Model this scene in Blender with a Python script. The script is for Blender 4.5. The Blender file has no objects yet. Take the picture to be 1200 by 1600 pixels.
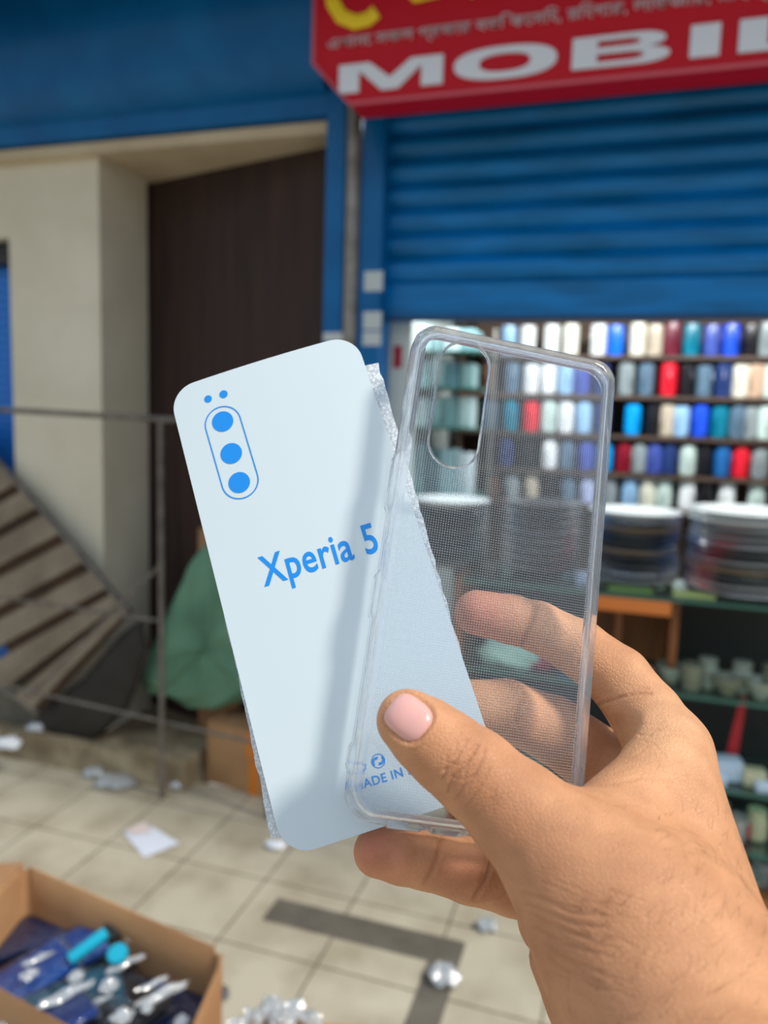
import bpy, bmesh, math, random
import numpy as np
from mathutils import Vector, Matrix
random.seed(7); rng = np.random.RandomState(3)
S = bpy.context.scene
C = S.collection
F_PX = 1200.0

# ------------------------------------------------------------------ camera
YAW, PITCH, ROLL, CAMH = math.radians(17.5), math.radians(7.0), math.radians(1.8), 1.5
CAM = Vector((0, 0, CAMH))
FW = Vector((-math.sin(YAW)*math.cos(PITCH), math.cos(YAW)*math.cos(PITCH), -math.sin(PITCH)))
_r = Vector((math.cos(YAW), math.sin(YAW), 0)); _u = _r.cross(FW)
RT = _r*math.cos(ROLL) + _u*math.sin(ROLL)
UP = RT.cross(FW)
cd = bpy.data.cameras.new('camera'); cam = bpy.data.objects.new('camera', cd); C.objects.link(cam)
M4 = Matrix.Identity(4)
for i in range(3):
    M4[i][0], M4[i][1], M4[i][2], M4[i][3] = RT[i], UP[i], -FW[i], CAM[i]
cam.matrix_world = M4
cd.sensor_fit = 'VERTICAL'; cd.sensor_height = 34.6; cd.lens = 34.6*F_PX/1600
cd.clip_start = 0.01; cd.clip_end = 100
cd.dof.use_dof = True; cd.dof.focus_distance = 0.250; cd.dof.aperture_fstop = 8.6
S.camera = cam

# ------------------------------------------------------------------ light
S.view_settings.view_transform = 'Standard'; S.view_settings.look = 'None'
S.view_settings.gamma = 1.0; S.view_settings.use_curve_mapping = False
S.view_settings.exposure = 0.0
w = bpy.data.worlds.new('sky'); S.world = w; w.use_nodes = True
wn = w.node_tree; bg = wn.nodes['Background']
tc = wn.nodes.new('ShaderNodeTexCoord'); sep = wn.nodes.new('ShaderNodeSeparateXYZ')
ramp = wn.nodes.new('ShaderNodeValToRGB')
wn.links.new(tc.outputs['Generated'], sep.inputs[0]); wn.links.new(sep.outputs['Z'], ramp.inputs[0])
e = ramp.color_ramp.elements
e[0].position = 0.0; e[0].color = (0.42, 0.40, 0.37, 1)
e[1].position = 0.35; e[1].color = (0.72, 0.86, 1.0, 1)
wn.links.new(ramp.outputs[0], bg.inputs[0]); bg.inputs[1].default_value = 0.95
sd = bpy.data.lights.new('sun', 'SUN'); sun = bpy.data.objects.new('sun', sd); C.objects.link(sun)
sd.energy = 3.3; sd.angle = math.radians(10); sd.color = (1.0, 0.93, 0.82)
# direction the light travels, in camera axes (right, up, back): from the right, above and behind the camera
SUNDIR = (RT*-0.62 + UP*-0.68 + FW*0.40).normalized()
sun.rotation_euler = SUNDIR.to_track_quat('-Z', 'Y').to_euler()
def area(name, loc, size, sy, power, col, rot=(0, 0, 0)):
    d = bpy.data.lights.new(name, 'AREA'); d.shape = 'RECTANGLE'; d.size = size; d.size_y = sy
    d.energy = power; d.color = col
    o = bpy.data.objects.new(name, d); o.location = loc; o.rotation_euler = rot; C.objects.link(o); return o
area('shop_tube_light', (0.0, 3.0, 2.12), 1.6, 0.12, 26, (0.93, 0.98, 1.0), (math.radians(25), 0, 0))
area('shop_tube_light_rear', (0.9, 3.05, 2.12), 1.2, 0.12, 6, (1.0, 0.95, 0.88), (math.radians(25), 0, 0))
S.cycles.use_denoising = True
S.cycles.max_bounces = 10; S.cycles.transparent_max_bounces = 16; S.cycles.transmission_bounces = 10
S.cycles.sample_clamp_indirect = 6

# ------------------------------------------------------------------ helpers
def ray(px, py): return FW + RT*((px-600)/F_PX) - UP*((py-800)/F_PX)
def at(px, py, Y=None, Z=None):
    d = ray(px, py)
    t = (Y-CAM.y)/d.y if Y is not None else (Z-CAM.z)/d.z
    return CAM + d*t
def cp(px, py, dmm):                       # camera space, mm
    return np.array([(px-600)/F_PX*dmm, (800-py)/F_PX*dmm, -dmm])
def cam2world(v):                          # mm camera space -> world metres
    v = np.asarray(v)/1000.0
    R = np.array([list(RT), list(UP), list(-FW)])
    return v@R + np.array(CAM)

def principled(name, col, rough=0.5, metal=0.0, **kw):
    m = bpy.data.materials.new(name); m.use_nodes = True
    b = m.node_tree.nodes['Principled BSDF']
    b.inputs['Base Color'].default_value = (*col, 1); b.inputs['Roughness'].default_value = rough
    b.inputs['Metallic'].default_value = metal
    for k, v in kw.items(): b.inputs[k.replace('_', ' ')].default_value = v
    return m
def srgb(r, g, b):
    f = lambda c: (c/255/12.92 if c/255 <= .04045 else ((c/255+.055)/1.055)**2.4)
    return (f(r), f(g), f(b))
def noisy(name, c1, c2, scale=8, rough=0.6, bump=0.0, detail=6, coord='Object', stretch=(1, 1, 1), bscale=None, **kw):
    m = principled(name, c1, rough, **kw); nt = m.node_tree; b = nt.nodes['Principled BSDF']
    t = nt.nodes.new('ShaderNodeTexCoord'); mp = nt.nodes.new('ShaderNodeMapping'); mp.inputs['Scale'].default_value = stretch
    n = nt.nodes.new('ShaderNodeTexNoise'); n.inputs['Scale'].default_value = scale; n.inputs['Detail'].default_value = detail
    r = nt.nodes.new('ShaderNodeValToRGB'); r.color_ramp.elements[0].position = .35; r.color_ramp.elements[1].position = .65
    r.color_ramp.elements[0].color = (*c1, 1); r.color_ramp.elements[1].color = (*c2, 1)
    nt.links.new(t.outputs[coord], mp.inputs[0]); nt.links.new(mp.outputs[0], n.inputs['Vector'])
    nt.links.new(n.outputs['Fac'], r.inputs[0]); nt.links.new(r.outputs[0], b.inputs['Base Color'])
    if bump:
        bn = nt.nodes.new('ShaderNodeBump'); bn.inputs['Strength'].default_value = bump; bn.inputs['Distance'].default_value = .01
        src = n
        if bscale:
            src = nt.nodes.new('ShaderNodeTexNoise'); src.inputs['Scale'].default_value = bscale; nt.links.new(mp.outputs[0], src.inputs['Vector'])
        nt.links.new(src.outputs['Fac'], bn.inputs['Height']); nt.links.new(bn.outputs[0], b.inputs['Normal'])
    return m
def clear_mat(name, tint=(1, 1, 1), gloss=0.12, rough=0.08, milk=0.03, bump=0.0, bscale=60, fres=.5):
    m = bpy.data.materials.new(name); m.use_nodes = True; nt = m.node_tree; nt.nodes.clear()
    o = nt.nodes.new('ShaderNodeOutputMaterial'); tr = nt.nodes.new('ShaderNodeBsdfTransparent'); tr.inputs[0].default_value = (*tint, 1)
    gl = nt.nodes.new('ShaderNodeBsdfGlossy'); gl.inputs['Roughness'].default_value = rough
    df = nt.nodes.new('ShaderNodeBsdfDiffuse'); df.inputs[0].default_value = (.85, .9, .95, 1)
    lw = nt.nodes.new('ShaderNodeLayerWeight'); lw.inputs[0].default_value = .35
    mt = nt.nodes.new('ShaderNodeMath'); mt.operation = 'MULTIPLY_ADD'; mt.inputs[1].default_value = fres; mt.inputs[2].default_value = gloss
    a = nt.nodes.new('ShaderNodeMixShader'); c = nt.nodes.new('ShaderNodeMixShader'); c.inputs[0].default_value = milk
    nt.links.new(lw.outputs['Fresnel'], mt.inputs[0]); nt.links.new(mt.outputs[0], a.inputs[0])
    nt.links.new(tr.outputs[0], a.inputs[1]); nt.links.new(gl.outputs[0], a.inputs[2])
    nt.links.new(a.outputs[0], c.inputs[1]); nt.links.new(df.outputs[0], c.inputs[2]); nt.links.new(c.outputs[0], o.inputs[0])
    if bump:
        t = nt.nodes.new('ShaderNodeTexCoord'); n = nt.nodes.new('ShaderNodeTexNoise'); n.inputs['Scale'].default_value = bscale
        bn = nt.nodes.new('ShaderNodeBump'); bn.inputs['Strength'].default_value = bump; bn.inputs['Distance'].default_value = .01
        nt.links.new(t.outputs['Object'], n.inputs['Vector']); nt.links.new(n.outputs['Fac'], bn.inputs['Height'])
        nt.links.new(bn.outputs[0], gl.inputs['Normal'])
    return m, nt

def link(name, me, mat=None, parent=None, smooth=40):
    o = bpy.data.objects.new(name, me); C.objects.link(o)
    if mat is not None: me.materials.append(mat)
    if smooth:
        me.polygons.foreach_set('use_smooth', [True]*len(me.polygons)); me.set_sharp_from_angle(angle=math.radians(smooth))
    if parent is not None: o.parent = parent
    return o
def obj(name, bm, mat=None, parent=None, smooth=40, recalc=True):
    if recalc: bmesh.ops.recalc_face_normals(bm, faces=bm.faces)
    me = bpy.data.meshes.new(name); bm.to_mesh(me); bm.free()
    return link(name, me, mat, parent, smooth)
def raw(name, verts, faces, mat=None, parent=None, smooth=40):
    me = bpy.data.meshes.new(name); me.from_pydata([tuple(v) for v in verts], [], faces); me.update()
    bm = bmesh.new(); bm.from_mesh(me); bmesh.ops.recalc_face_normals(bm, faces=bm.faces); bm.to_mesh(me); bm.free()
    return link(name, me, mat, parent, smooth)
def thing(name, label, cat, loc=(0, 0, 0), rz=0, group=None):
    o = bpy.data.objects.new(name, None); C.objects.link(o); o.location = loc; o.rotation_euler = (0, 0, rz)
    o.empty_display_size = .02
    return tag(o, label, cat, group)
def tag(o, label, cat, group=None, kind=None):
    o['label'] = label; o['category'] = cat
    if group: o['group'] = group
    if kind: o['kind'] = kind
    return o
def struct(o, label=None):
    o['kind'] = 'structure'
    if label: o['label'] = label
    return o
def dup(root, loc, rz=0):
    r = root.copy(); C.objects.link(r); r.location = loc; r.rotation_euler = (0, 0, rz)
    for ch in list(root.children):
        c = ch.copy(); C.objects.link(c); c.parent = r
    return r
def box(bm, x0, x1, y0, y1, z0, z1, bev=0.0):
    vs = [bm.verts.new((x, y, z)) for x in (x0, x1) for y in (y0, y1) for z in (z0, z1)]
    fs = [(0, 1, 3, 2), (4, 6, 7, 5), (0, 4, 5, 1), (2, 3, 7, 6), (0, 2, 6, 4), (1, 5, 7, 3)]
    ff = [bm.faces.new([vs[i] for i in f]) for f in fs]
    if bev:
        es = list({e for f in ff for e in f.edges}); bmesh.ops.bevel(bm, geom=es, offset=bev, segments=2, affect='EDGES', profile=.6)
    return bm
def boxo(name, x0, x1, y0, y1, z0, z1, mat, parent=None, bev=0.0):
    return obj(name, box(bmesh.new(), x0, x1, y0, y1, z0, z1, bev), mat, parent)
def slab(bm, p, thick, n=None):            # thick quad from 4 world points
    p = [Vector(q) for q in p]
    if n is None: n = (p[1]-p[0]).cross(p[3]-p[0]).normalized()
    a = [bm.verts.new(q) for q in p]; b = [bm.verts.new(q+n*thick) for q in p]
    bm.faces.new(a); bm.faces.new(b[::-1])
    for i in range(4): bm.faces.new((a[i], b[i], b[(i+1) % 4], a[(i+1) % 4]))
    return bm
def tube(bm, pts, r, seg=12, closed=False):
    pts = [Vector(p) for p in pts]; rings = []; n = len(pts)
    for i, p in enumerate(pts):
        if closed: t = (pts[(i+1) % n]-pts[i-1]).normalized()
        else: t = (pts[min(i+1, n-1)]-pts[max(i-1, 0)]).normalized()
        ref = Vector((0, 0, 1)) if abs(t.z) < .9 else Vector((1, 0, 0))
        a = t.cross(ref).normalized(); b = t.cross(a)
        rr = r[i] if isinstance(r, (list, tuple)) else r
        rings.append([bm.verts.new(p+(a*math.cos(2*math.pi*k/seg)+b*math.sin(2*math.pi*k/seg))*rr) for k in range(seg)])
    for i in range(n if closed else n-1):
        A, B = rings[i], rings[(i+1) % n]
        for k in range(seg): bm.faces.new((A[k], A[(k+1) % seg], B[(k+1) % seg], B[k]))
    if not closed: bm.faces.new(rings[0]); bm.faces.new(rings[-1][::-1])
    return bm
def lathe(bm, prof, seg=28, c=(0, 0, 0)):
    rings = []
    for (r, z) in prof:
        if r < 1e-6: rings.append([bm.verts.new((c[0], c[1], c[2]+z))])
        else: rings.append([bm.verts.new((c[0]+r*math.cos(2*math.pi*k/seg), c[1]+r*math.sin(2*math.pi*k/seg), c[2]+z)) for k in range(seg)])
    for A, B in zip(rings, rings[1:]):
        for k in range(seg):
            a0, a1 = A[k % len(A)], A[(k+1) % seg % len(A)]; b0, b1 = B[k % len(B)], B[(k+1) % seg % len(B)]
            vs = []
            for v in (a0, a1, b1, b0):
                if v not in vs: vs.append(v)
            if len(vs) > 2: bm.faces.new(vs)
    return bm
def text_mesh(txt, offset=0.0, extrude=0.0, spacing=1.0, res=4):
    cu = bpy.data.curves.new('lettering', 'FONT'); cu.body = txt; cu.size = 1.0; cu.offset = offset; cu.extrude = extrude
    cu.resolution_u = res; cu.space_character = spacing
    o = bpy.data.objects.new('lettering', cu); C.objects.link(o)
    dg = bpy.context.evaluated_depsgraph_get(); me = bpy.data.meshes.new_from_object(o.evaluated_get(dg))
    bpy.data.objects.remove(o); bpy.data.curves.remove(cu)
    me.name = 'lettering'; return me
def co_of(me):
    a = np.zeros(len(me.vertices)*3, np.float32); me.vertices.foreach_get('co', a); return a.reshape(-1, 3).astype(float)
def set_co(me, a): me.vertices.foreach_set('co', np.ascontiguousarray(a, np.float32).ravel()); me.update()

# ------------------------------------------------------------------ materials
BLUE = srgb(0, 105, 178)
m_blue = noisy('blue_paint', srgb(0, 90, 150), srgb(4, 102, 164), 5, .34, Specular_IOR_Level=.25)
m_shut = noisy('blue_shutter_paint', srgb(0, 100, 158), srgb(4, 122, 196), 3, .27, Specular_IOR_Level=.3, stretch=(1, 1, 6))
m_dark = noisy('dark_wood', srgb(40, 24, 20), srgb(60, 38, 30), 3, .7, stretch=(8, 8, .6))
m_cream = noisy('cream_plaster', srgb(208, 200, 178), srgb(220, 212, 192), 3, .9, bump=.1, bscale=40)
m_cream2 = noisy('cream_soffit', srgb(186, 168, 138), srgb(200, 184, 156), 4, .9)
m_steel = noisy('galvanised_steel', srgb(120, 116, 110), srgb(150, 146, 140), 12, .45, metal=.5)
m_rail = noisy('dull_iron', srgb(96, 90, 84), srgb(124, 116, 108), 20, .55, metal=.3)
m_red = principled('red_sign_vinyl', srgb(190, 4, 30), .5, Specular_IOR_Level=.25)
m_white = principled('white_letter', srgb(215, 220, 228), .5)
m_yellow = principled('yellow_letter', srgb(240, 205, 0), .5)
m_black = principled('black', (.01, .01, .01), .5)
m_wood = noisy('brown_board', srgb(120, 70, 34), srgb(152, 92, 46), 5, .6, stretch=(6, 1, 1))
m_shopwood = noisy('dark_shelf_wood', srgb(66, 50, 40), srgb(86, 66, 52), 4, .6)
m_card_box = noisy('cardboard', srgb(160, 118, 80), srgb(178, 136, 94), 6, .85, bump=.08, bscale=90)
m_tape = principled('orange_tape', srgb(214, 120, 20), .35)
m_glass, _ = clear_mat('shelf_glass', (.78, .95, .9), .06, .03, .02)
m_glassedge = principled('green_glass_edge', srgb(52, 100, 88), .2)

# ------------------------------------------------------------------ setting: floor
def floor_mat():
    m = principled('stone_floor_tiles', (.5, .45, .4), .5); nt = m.node_tree; N = nt.nodes; L = nt.links
    b = N['Principled BSDF']; g = N.new('ShaderNodeNewGeometry'); mp = N.new('ShaderNodeMapping')
    mp.inputs['Location'].default_value = (0.115, 0.02, 0)
    L.new(g.outputs['Position'], mp.inputs[0])
    br = N.new('ShaderNodeTexBrick'); br.offset = 0; br.squash = 1
    br.inputs['Scale'].default_value = 1; br.inputs['Brick Width'].default_value = .305; br.inputs['Row Height'].default_value = .305
    br.inputs['Mortar Size'].default_value = .004; br.inputs['Mortar Smooth'].default_value = .4
    br.inputs['Color1'].default_value = (*srgb(190, 182, 162), 1); br.inputs['Color2'].default_value = (*srgb(180, 172, 153), 1)
    br.inputs['Mortar'].default_value = (*srgb(112, 102, 86), 1)
    L.new(mp.outputs[0], br.inputs['Vector'])
    n = N.new('ShaderNodeTexNoise'); n.inputs['Scale'].default_value = 5; n.inputs['Detail'].default_value = 8
    L.new(g.outputs['Position'], n.inputs['Vector'])
    r = N.new('ShaderNodeValToRGB'); r.color_ramp.elements[0].position = .3; r.color_ramp.elements[0].color = (.62, .58, .52, 1); r.color_ramp.elements[1].position = .6; r.color_ramp.elements[1].color = (1, 1, 1, 1)
    L.new(n.outputs['Fac'], r.inputs[0])
    mx = N.new('ShaderNodeMix'); mx.data_type = 'RGBA'; mx.blend_type = 'MULTIPLY'; mx.inputs[0].default_value = .8
    L.new(br.outputs['Color'], mx.inputs[6]); L.new(r.outputs[0], mx.inputs[7]); L.new(mx.outputs[2], b.inputs['Base Color'])
    return m
m_floor = floor_mat()
struct(boxo('floor', -6, 4, -2, 2.62, -.1, 0, m_floor), 'beige square stone tiles')
m_dirt = noisy('dirty_landing', srgb(122, 106, 82), srgb(164, 148, 120), 9, .9, bump=.3)
struct(boxo('floor', -6, at(292, 1235, Z=0).x, 2.52, 4.2, -.05, .12, m_dirt), 'dirty brown cement step before the alcove')
# dark L-shaped strip in the floor
m_strip = noisy('charcoal_strip', srgb(88, 82, 74), srgb(104, 98, 88), 10, .6)
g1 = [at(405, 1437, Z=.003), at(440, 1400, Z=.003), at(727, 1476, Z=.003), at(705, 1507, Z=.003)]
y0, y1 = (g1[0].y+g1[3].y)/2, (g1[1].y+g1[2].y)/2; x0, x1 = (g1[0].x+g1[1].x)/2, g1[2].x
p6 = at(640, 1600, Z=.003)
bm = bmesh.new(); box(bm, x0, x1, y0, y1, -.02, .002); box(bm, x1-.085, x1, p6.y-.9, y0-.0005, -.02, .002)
struct(obj('trim_1', bm, m_strip), 'charcoal strip across the floor tiles')

# ------------------------------------------------------------------ setting: facade (Y about 2.6)
YF = 2.62
zb = (at(0, 242, Y=YF).z+at(515, 198, Y=YF).z)/2     # underside of the blue shutter box on the left
xl = at(515, 300, Y=YF).x; xr = at(603, 300, Y=YF).x  # blue frame post
# curved blue shutter housing over the alcove
prof = [(0.05, 0.0), (-.02, .01), (-.03, .07), (-.08, .09), (-.14, .16), (-.175, .26), (-.18, .40), (-.15, .55), (-.12, .7), (-.12, 1.5), (.1, 1.5), (.1, 0)]
bm = bmesh.new(); A = [bm.verts.new((-4.5, YF+p[0], zb+.02+p[1])) for p in prof]; B = [bm.verts.new((xl-.002, YF+p[0], zb+.02+p[1])) for p in prof]
bm.faces.new(A); bm.faces.new(B[::-1])
for i in range(len(prof)): bm.faces.new((A[i], A[(i+1) % len(prof)], B[(i+1) % len(prof)], B[i]))
o = obj('shutter_housing', bm, m_blue, smooth=35)
tag(o, 'blue painted metal shutter housing above the dark alcove', 'shutter box')
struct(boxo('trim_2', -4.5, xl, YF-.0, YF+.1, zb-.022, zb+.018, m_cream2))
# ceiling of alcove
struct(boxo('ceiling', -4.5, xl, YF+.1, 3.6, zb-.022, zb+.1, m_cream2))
# pillar (cream) and its side
xp1 = at(157, 500, Y=YF+.04).x; xp0 = at(20, 600, Y=YF+.04).x
zt = at(0, 372, Y=YF+.04).z
bm = bmesh.new(); box(bm, xp0, xp1, YF+.04, YF+.36, 0, zb-.02); box(bm, -4.5, xp0, YF+.04, YF+.4, zt, zb-.02)
struct(obj('wall_left', bm, m_cream), 'cream plaster pillar left of the dark alcove')
# blue shutter door left of the pillar
bm = bmesh.new(); n = 60
for k in range(n):
    z = .03+k*(zt-.05)/n; h = (zt-.05)/n
    box(bm, -4.4, xp0-.002, YF+.16, YF+.19+(.0), z, z+h*.8)
box(bm, -4.4, xp0-.002, YF+.175, YF+.20, .03, zt-.02)
struct(obj('door_1', bm, principled('bright_blue_shutter', srgb(20, 120, 215), .4)), 'bright blue slatted shutter left of cream pillar')
struct(boxo('trim_3', -4.4, xp0-.002, YF+.1, YF+.2, zt-.09, zt-.002, m_black))
# dark panel wall of the alcove, slanting back to the left
pa = at(243, 600, Y=YF+.38); pb = at(516, 600, Y=YF+.12); _d = pb-pa; pa = pa-_d*.6; pb = pb+_d*.12
struct(obj('wall_back', slab(bmesh.new(), [(pa.x, pa.y, 0), (pb.x, pb.y, 0), (pb.x, pb.y, zb-.02), (pa.x, pa.y, zb-.02)], .06, Vector((.2, 1, 0)).normalized()), m_dark), 'dark brown wood panel closing the alcove')
# blue post pair with grey pipe between
fr = thing('shutter_frame_post', 'blue painted frame post with white stripes between alcove and shop', 'post', (xl, YF, 0))
xm1 = at(545, 300, Y=YF).x; xm2 = at(568, 300, Y=YF).x
def rel(o, root): o.location = -Vector(root.location); return o
rel(boxo('frame_upright', xl, xm1-.001, YF-.04, YF+.12, 0, zb+.9, m_blue, fr, .004), fr)
rel(boxo('frame_upright', xm2+.001, xr, YF-.03, YF+.12, 0, zb+.9, m_blue, fr, .004), fr)
m_stripe = principled('white_stripe_paint', srgb(190, 198, 200), .5)
for yy0, yy1, a_, b_ in [(424, 455, 566, 598), (487, 515, 566, 598), (518, 540, 566, 598), (520, 534, 506, 545)]:
    z1, z0 = at(580, yy0, Y=YF-.03).z, at(580, yy1, Y=YF-.03).z
    x0_, x1_ = at(a_, 500, Y=YF-.03).x, at(b_, 500, Y=YF-.03).x
    yb = YF-.03 if a_ > 550 else YF-.04
    o = rel(boxo('stripe', x0_+.004, x1_-.004, yb-.002, yb+.001, z0, z1, m_stripe, fr), fr)
gp = obj('drain_pipe', tube(bmesh.new(), [((xm1+xm2)/2, YF-.03, 0), ((xm1+xm2)/2, YF-.03, zb+.9)], (xm2-xm1)/2-.002, 16), m_steel)
tag(gp, 'grey metal pipe running down between the two blue uprights', 'pipe')

# shop roller shutter
YS = YF+.05
zs0 = at(900, 495, Y=YS).z
sh = thing('roller_shutter', 'blue ribbed roller shutter half pulled down over the shop front', 'shutter', (0, YS, 0))
pts = [(YS, zs0), (YS-.004, zs0+.02), (YS-.004, zs0+.13), (YS+.008, zs0+.145)]
prof = [(.0, zs0+.0), (-.006, zs0+.004), (-.006, zs0+.115), (.01, zs0+.125)]
z = zs0+.125
while z < zs0+1.1:
    for t in np.linspace(0, 1, 7)[1:]:
        prof.append((0.014-.030*math.sin(math.pi*t)**.8, z+.083*t))
    z += .083
back = [(p[0]+.004, p[1]) for p in prof[::-1]]
pr = prof+back
bm = bmesh.new(); XA, XB = xr-.005, 2.6
A = [bm.verts.new((XA, YS+p[0], p[1])) for p in pr]; B = [bm.verts.new((XB, YS+p[0], p[1])) for p in pr]
for i in range(len(pr)): bm.faces.new((A[i], A[(i+1) % len(pr)], B[(i+1) % len(pr)], B[i]))
rel(obj('slat_curtain', bm, m_shut, sh, smooth=50), sh)
rel(boxo('bottom_bar', XA, XB, YS-.012, YS+.012, zs0-.012, zs0+.004, principled('dark_blue_bar', srgb(10, 60, 100), .5), sh), sh)

# sign
sg = thing('shop_sign', 'red shop signboard with white MOBIL lettering and a yellow letter', 'sign', (0, YF-.28, 0))
YG = YF-.28
P = [at(488, -420, Y=YG), at(490, 100, Y=YG), at(546, 157, Y=YG), at(1300, 92, Y=YG), at(1330, -420, Y=YG)]
zbot = (P[2].z+at(1200, 105, Y=YG).z)/2
xs0 = P[1].x; xs1 = 1.6; ztop = zbot+1.0; zc = P[1].z; xc = P[2].x
poly = [(xs0, ztop), (xs0, zc), (xc, zbot), (xs1, zbot), (xs1, ztop)]
bm = bmesh.new(); A = [bm.verts.new((x, YG, z)) for x, z in poly]; B = [bm.verts.new((x, YG+.12, z)) for x, z in poly]
bm.faces.new(A); bm.faces.new(B[::-1])
for i in range(5): bm.faces.new((A[i], B[i], B[(i+1) % 5], A[(i+1) % 5]))
rel(obj('sign_board', bm, m_red, sg, smooth=0), sg)
bm = bmesh.new(); edge = [(xs0, ztop), (xs0, zc), (xc, zbot), (xs1, zbot)]
tube(bm, [(x, YG-.002, z) for x, z in edge], .006, 8)
rel(obj('sign_edging', bm, principled('pale_red_edging', srgb(205, 90, 105), .4), sg), sg)
def sign_text(txt, pxl, pxr, pyb_l, pyt_l, mat, offset=.02, name='lettering', capref='M', spacing=1.0):
    me = text_mesh(txt, offset, .02, spacing); a = co_of(me)
    mr = text_mesh(capref, offset, .02); ar = co_of(mr); bpy.data.meshes.remove(mr)
    cap = ar[:, 1].max()-ar[:, 1].min(); b0 = ar[:, 1].min()
    L0, R0 = at(pxl, pyb_l, Y=YG), at(pxr, pyb_l, Y=YG); zt_ = at(pxl, pyt_l, Y=YG).z
    sx = (R0.x-L0.x)/(a[:, 0].max()-a[:, 0].min()); sz = (zt_-L0.z)/cap
    v = np.c_[L0.x+(a[:, 0]-a[:, 0].min())*sx, YG-.004+(a[:, 2])*-.15, L0.z+(a[:, 1]-b0)*sz]
    set_co(me, v); o = link(name, me, mat, sg, 0); rel(o, sg); return o
zl0, zl1 = at(620, 139, Y=YG).z, at(620, 94, Y=YG).z
def block(name, px0, px1, loops):
    X0, X1 = at(px0, 110, Y=YG).x, at(px1, 100, Y=YG).x
    cu = bpy.data.curves.new(name, 'CURVE'); cu.dimensions = '2D'; cu.fill_mode = 'BOTH'; cu.extrude = .003
    for lp in loops:
        sp = cu.splines.new('POLY'); sp.points.add(len(lp)-1); sp.use_cyclic_u = True
        for q_, (x, y) in zip(sp.points, lp): q_.co = (X0+(X1-X0)*x, zl0+(zl1-zl0)*y, 0, 1)
    t_ = bpy.data.objects.new(name, cu); C.objects.link(t_)
    me = bpy.data.meshes.new_from_object(t_.evaluated_get(bpy.context.evaluated_depsgraph_get())); bpy.data.objects.remove(t_)
    a = co_of(me); set_co(me, np.c_[a[:, 0], YG-.004-a[:, 2], a[:, 1]]); me.materials.clear(); rel(link(name, me, m_white, sg, 0), sg)
def ell(cx, cy, rx, ry, p=2.4, n=40): return [(cx+rx*math.copysign(abs(math.cos(2*math.pi*k/n))**(2/p), math.cos(2*math.pi*k/n)), cy+ry*math.copysign(abs(math.sin(2*math.pi*k/n))**(2/p), math.sin(2*math.pi*k/n))) for k in range(n)]
block('letter_m', 531, 693, [[(0, 0), (0, 1), (.30, 1), (.5, .42), (.70, 1), (1, 1), (1, 0), (.80, 0), (.80, .74), (.58, 0), (.42, 0), (.20, .74), (.20, 0)]])
block('letter_o', 710, 870, [ell(.5, .5, .5, .54), ell(.5, .5, .25, .30)])
def dee(x0, x1, y0, y1, r): return [(x0, y0), (x0, y1)]+[(x1-r+r*math.sin(math.pi*k/12), (y0+y1)/2+(y1-y0)/2*math.cos(math.pi*k/12)) for k in range(13)]
bo = [(0, 0), (0, 1)]+[(.68+.27*math.sin(math.pi*k/10), .755+.245*math.cos(math.pi*k/10)) for k in range(11)]+[(.70+.30*math.sin(math.pi*k/10), .265+.265*math.cos(math.pi*k/10)) for k in range(11)]
block('letter_b', 893, 1046, [bo, dee(.26, .70, .62, .84, .12), dee(.26, .74, .16, .42, .14)])
block('letter_i', 1075, 1122, [[(0, 0), (0, 1), (1, 1), (1, 0)]])
block('letter_l', 1150, 1290, [[(0, 0), (0, 1), (.33, 1), (.33, .2), (1, .2), (1, 0)]])
block('letter_e', 1315, 1450, [[(0, 0), (0, 1), (1, 1), (1, .82), (.33, .82), (.33, .6), (.92, .6), (.92, .42), (.33, .42), (.33, .19), (1, .19), (1, 0)]])
# lower curves of the yellow headline letters
def arc(cx, cy, r1, r2, a0, a1, n=14): return [(cx+r1*math.cos(math.radians(a0+(a1-a0)*k/n)), cy+r2*math.sin(math.radians(a0+(a1-a0)*k/n))) for k in range(n+1)]
def sign_stroke(path, rpx, name='yellow_letter'):
    bm = bmesh.new(); pp = [at(x, y, Y=YG-.006) for x, y in path]
    s = (at(600+rpx, 50, Y=YG).x-at(600, 50, Y=YG).x)
    tube(bm, pp, s, 10)
    for v in bm.verts: v.co.y = YG-.006+(v.co.y-(YG-.006))*.15
    rel(obj(name, bm, m_yellow, sg), sg)
sign_stroke([(520, -60), (517, -25), (520, 5), (533, 26), (555, 35), (575, 30), (588, 18)], 11)
sign_stroke([(636, -50), (634, -20), (650, -4), (672, -10), (690, -14)], 8)
sign_stroke([(718, -50), (722, -20), (738, -12), (756, -22)], 8)
o = sign_text('এখানে সকল প্রকার বডি কেসিং, রিংগার, লাউজার, মাইক্রোফোন', 513, 1330, 78, 62, principled('pale_lettering', srgb(200, 170, 175), .5), .006, 'small_lettering', 'M')

# side and rear of the shop
YB = 4.0
m_in = noisy('shop_back_board', srgb(70, 52, 40), srgb(92, 70, 54), 3, .7)
struct(boxo('wall_back', xr, 3.2, YB, YB+.1, 0, 2.5, m_in), 'brown board wall at the rear of the shop')
struct(boxo('wall_side', xr-.04, xr, YF+.13, YB, 0, 2.5, principled('pale_shop_wall', srgb(180, 190, 186), .7)))
struct(boxo('wall_right', 3.2, 3.3, YF+.1, YB, 0, 2.5, m_in))
struct(boxo('ceiling', xr-.04, 3.3, YF+.12, YB+.1, 2.5, 2.6, m_cream))
struct(boxo('floor', xr-.04, 3.3, 2.62, YB+.1, -.1, 0, m_floor))
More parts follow.
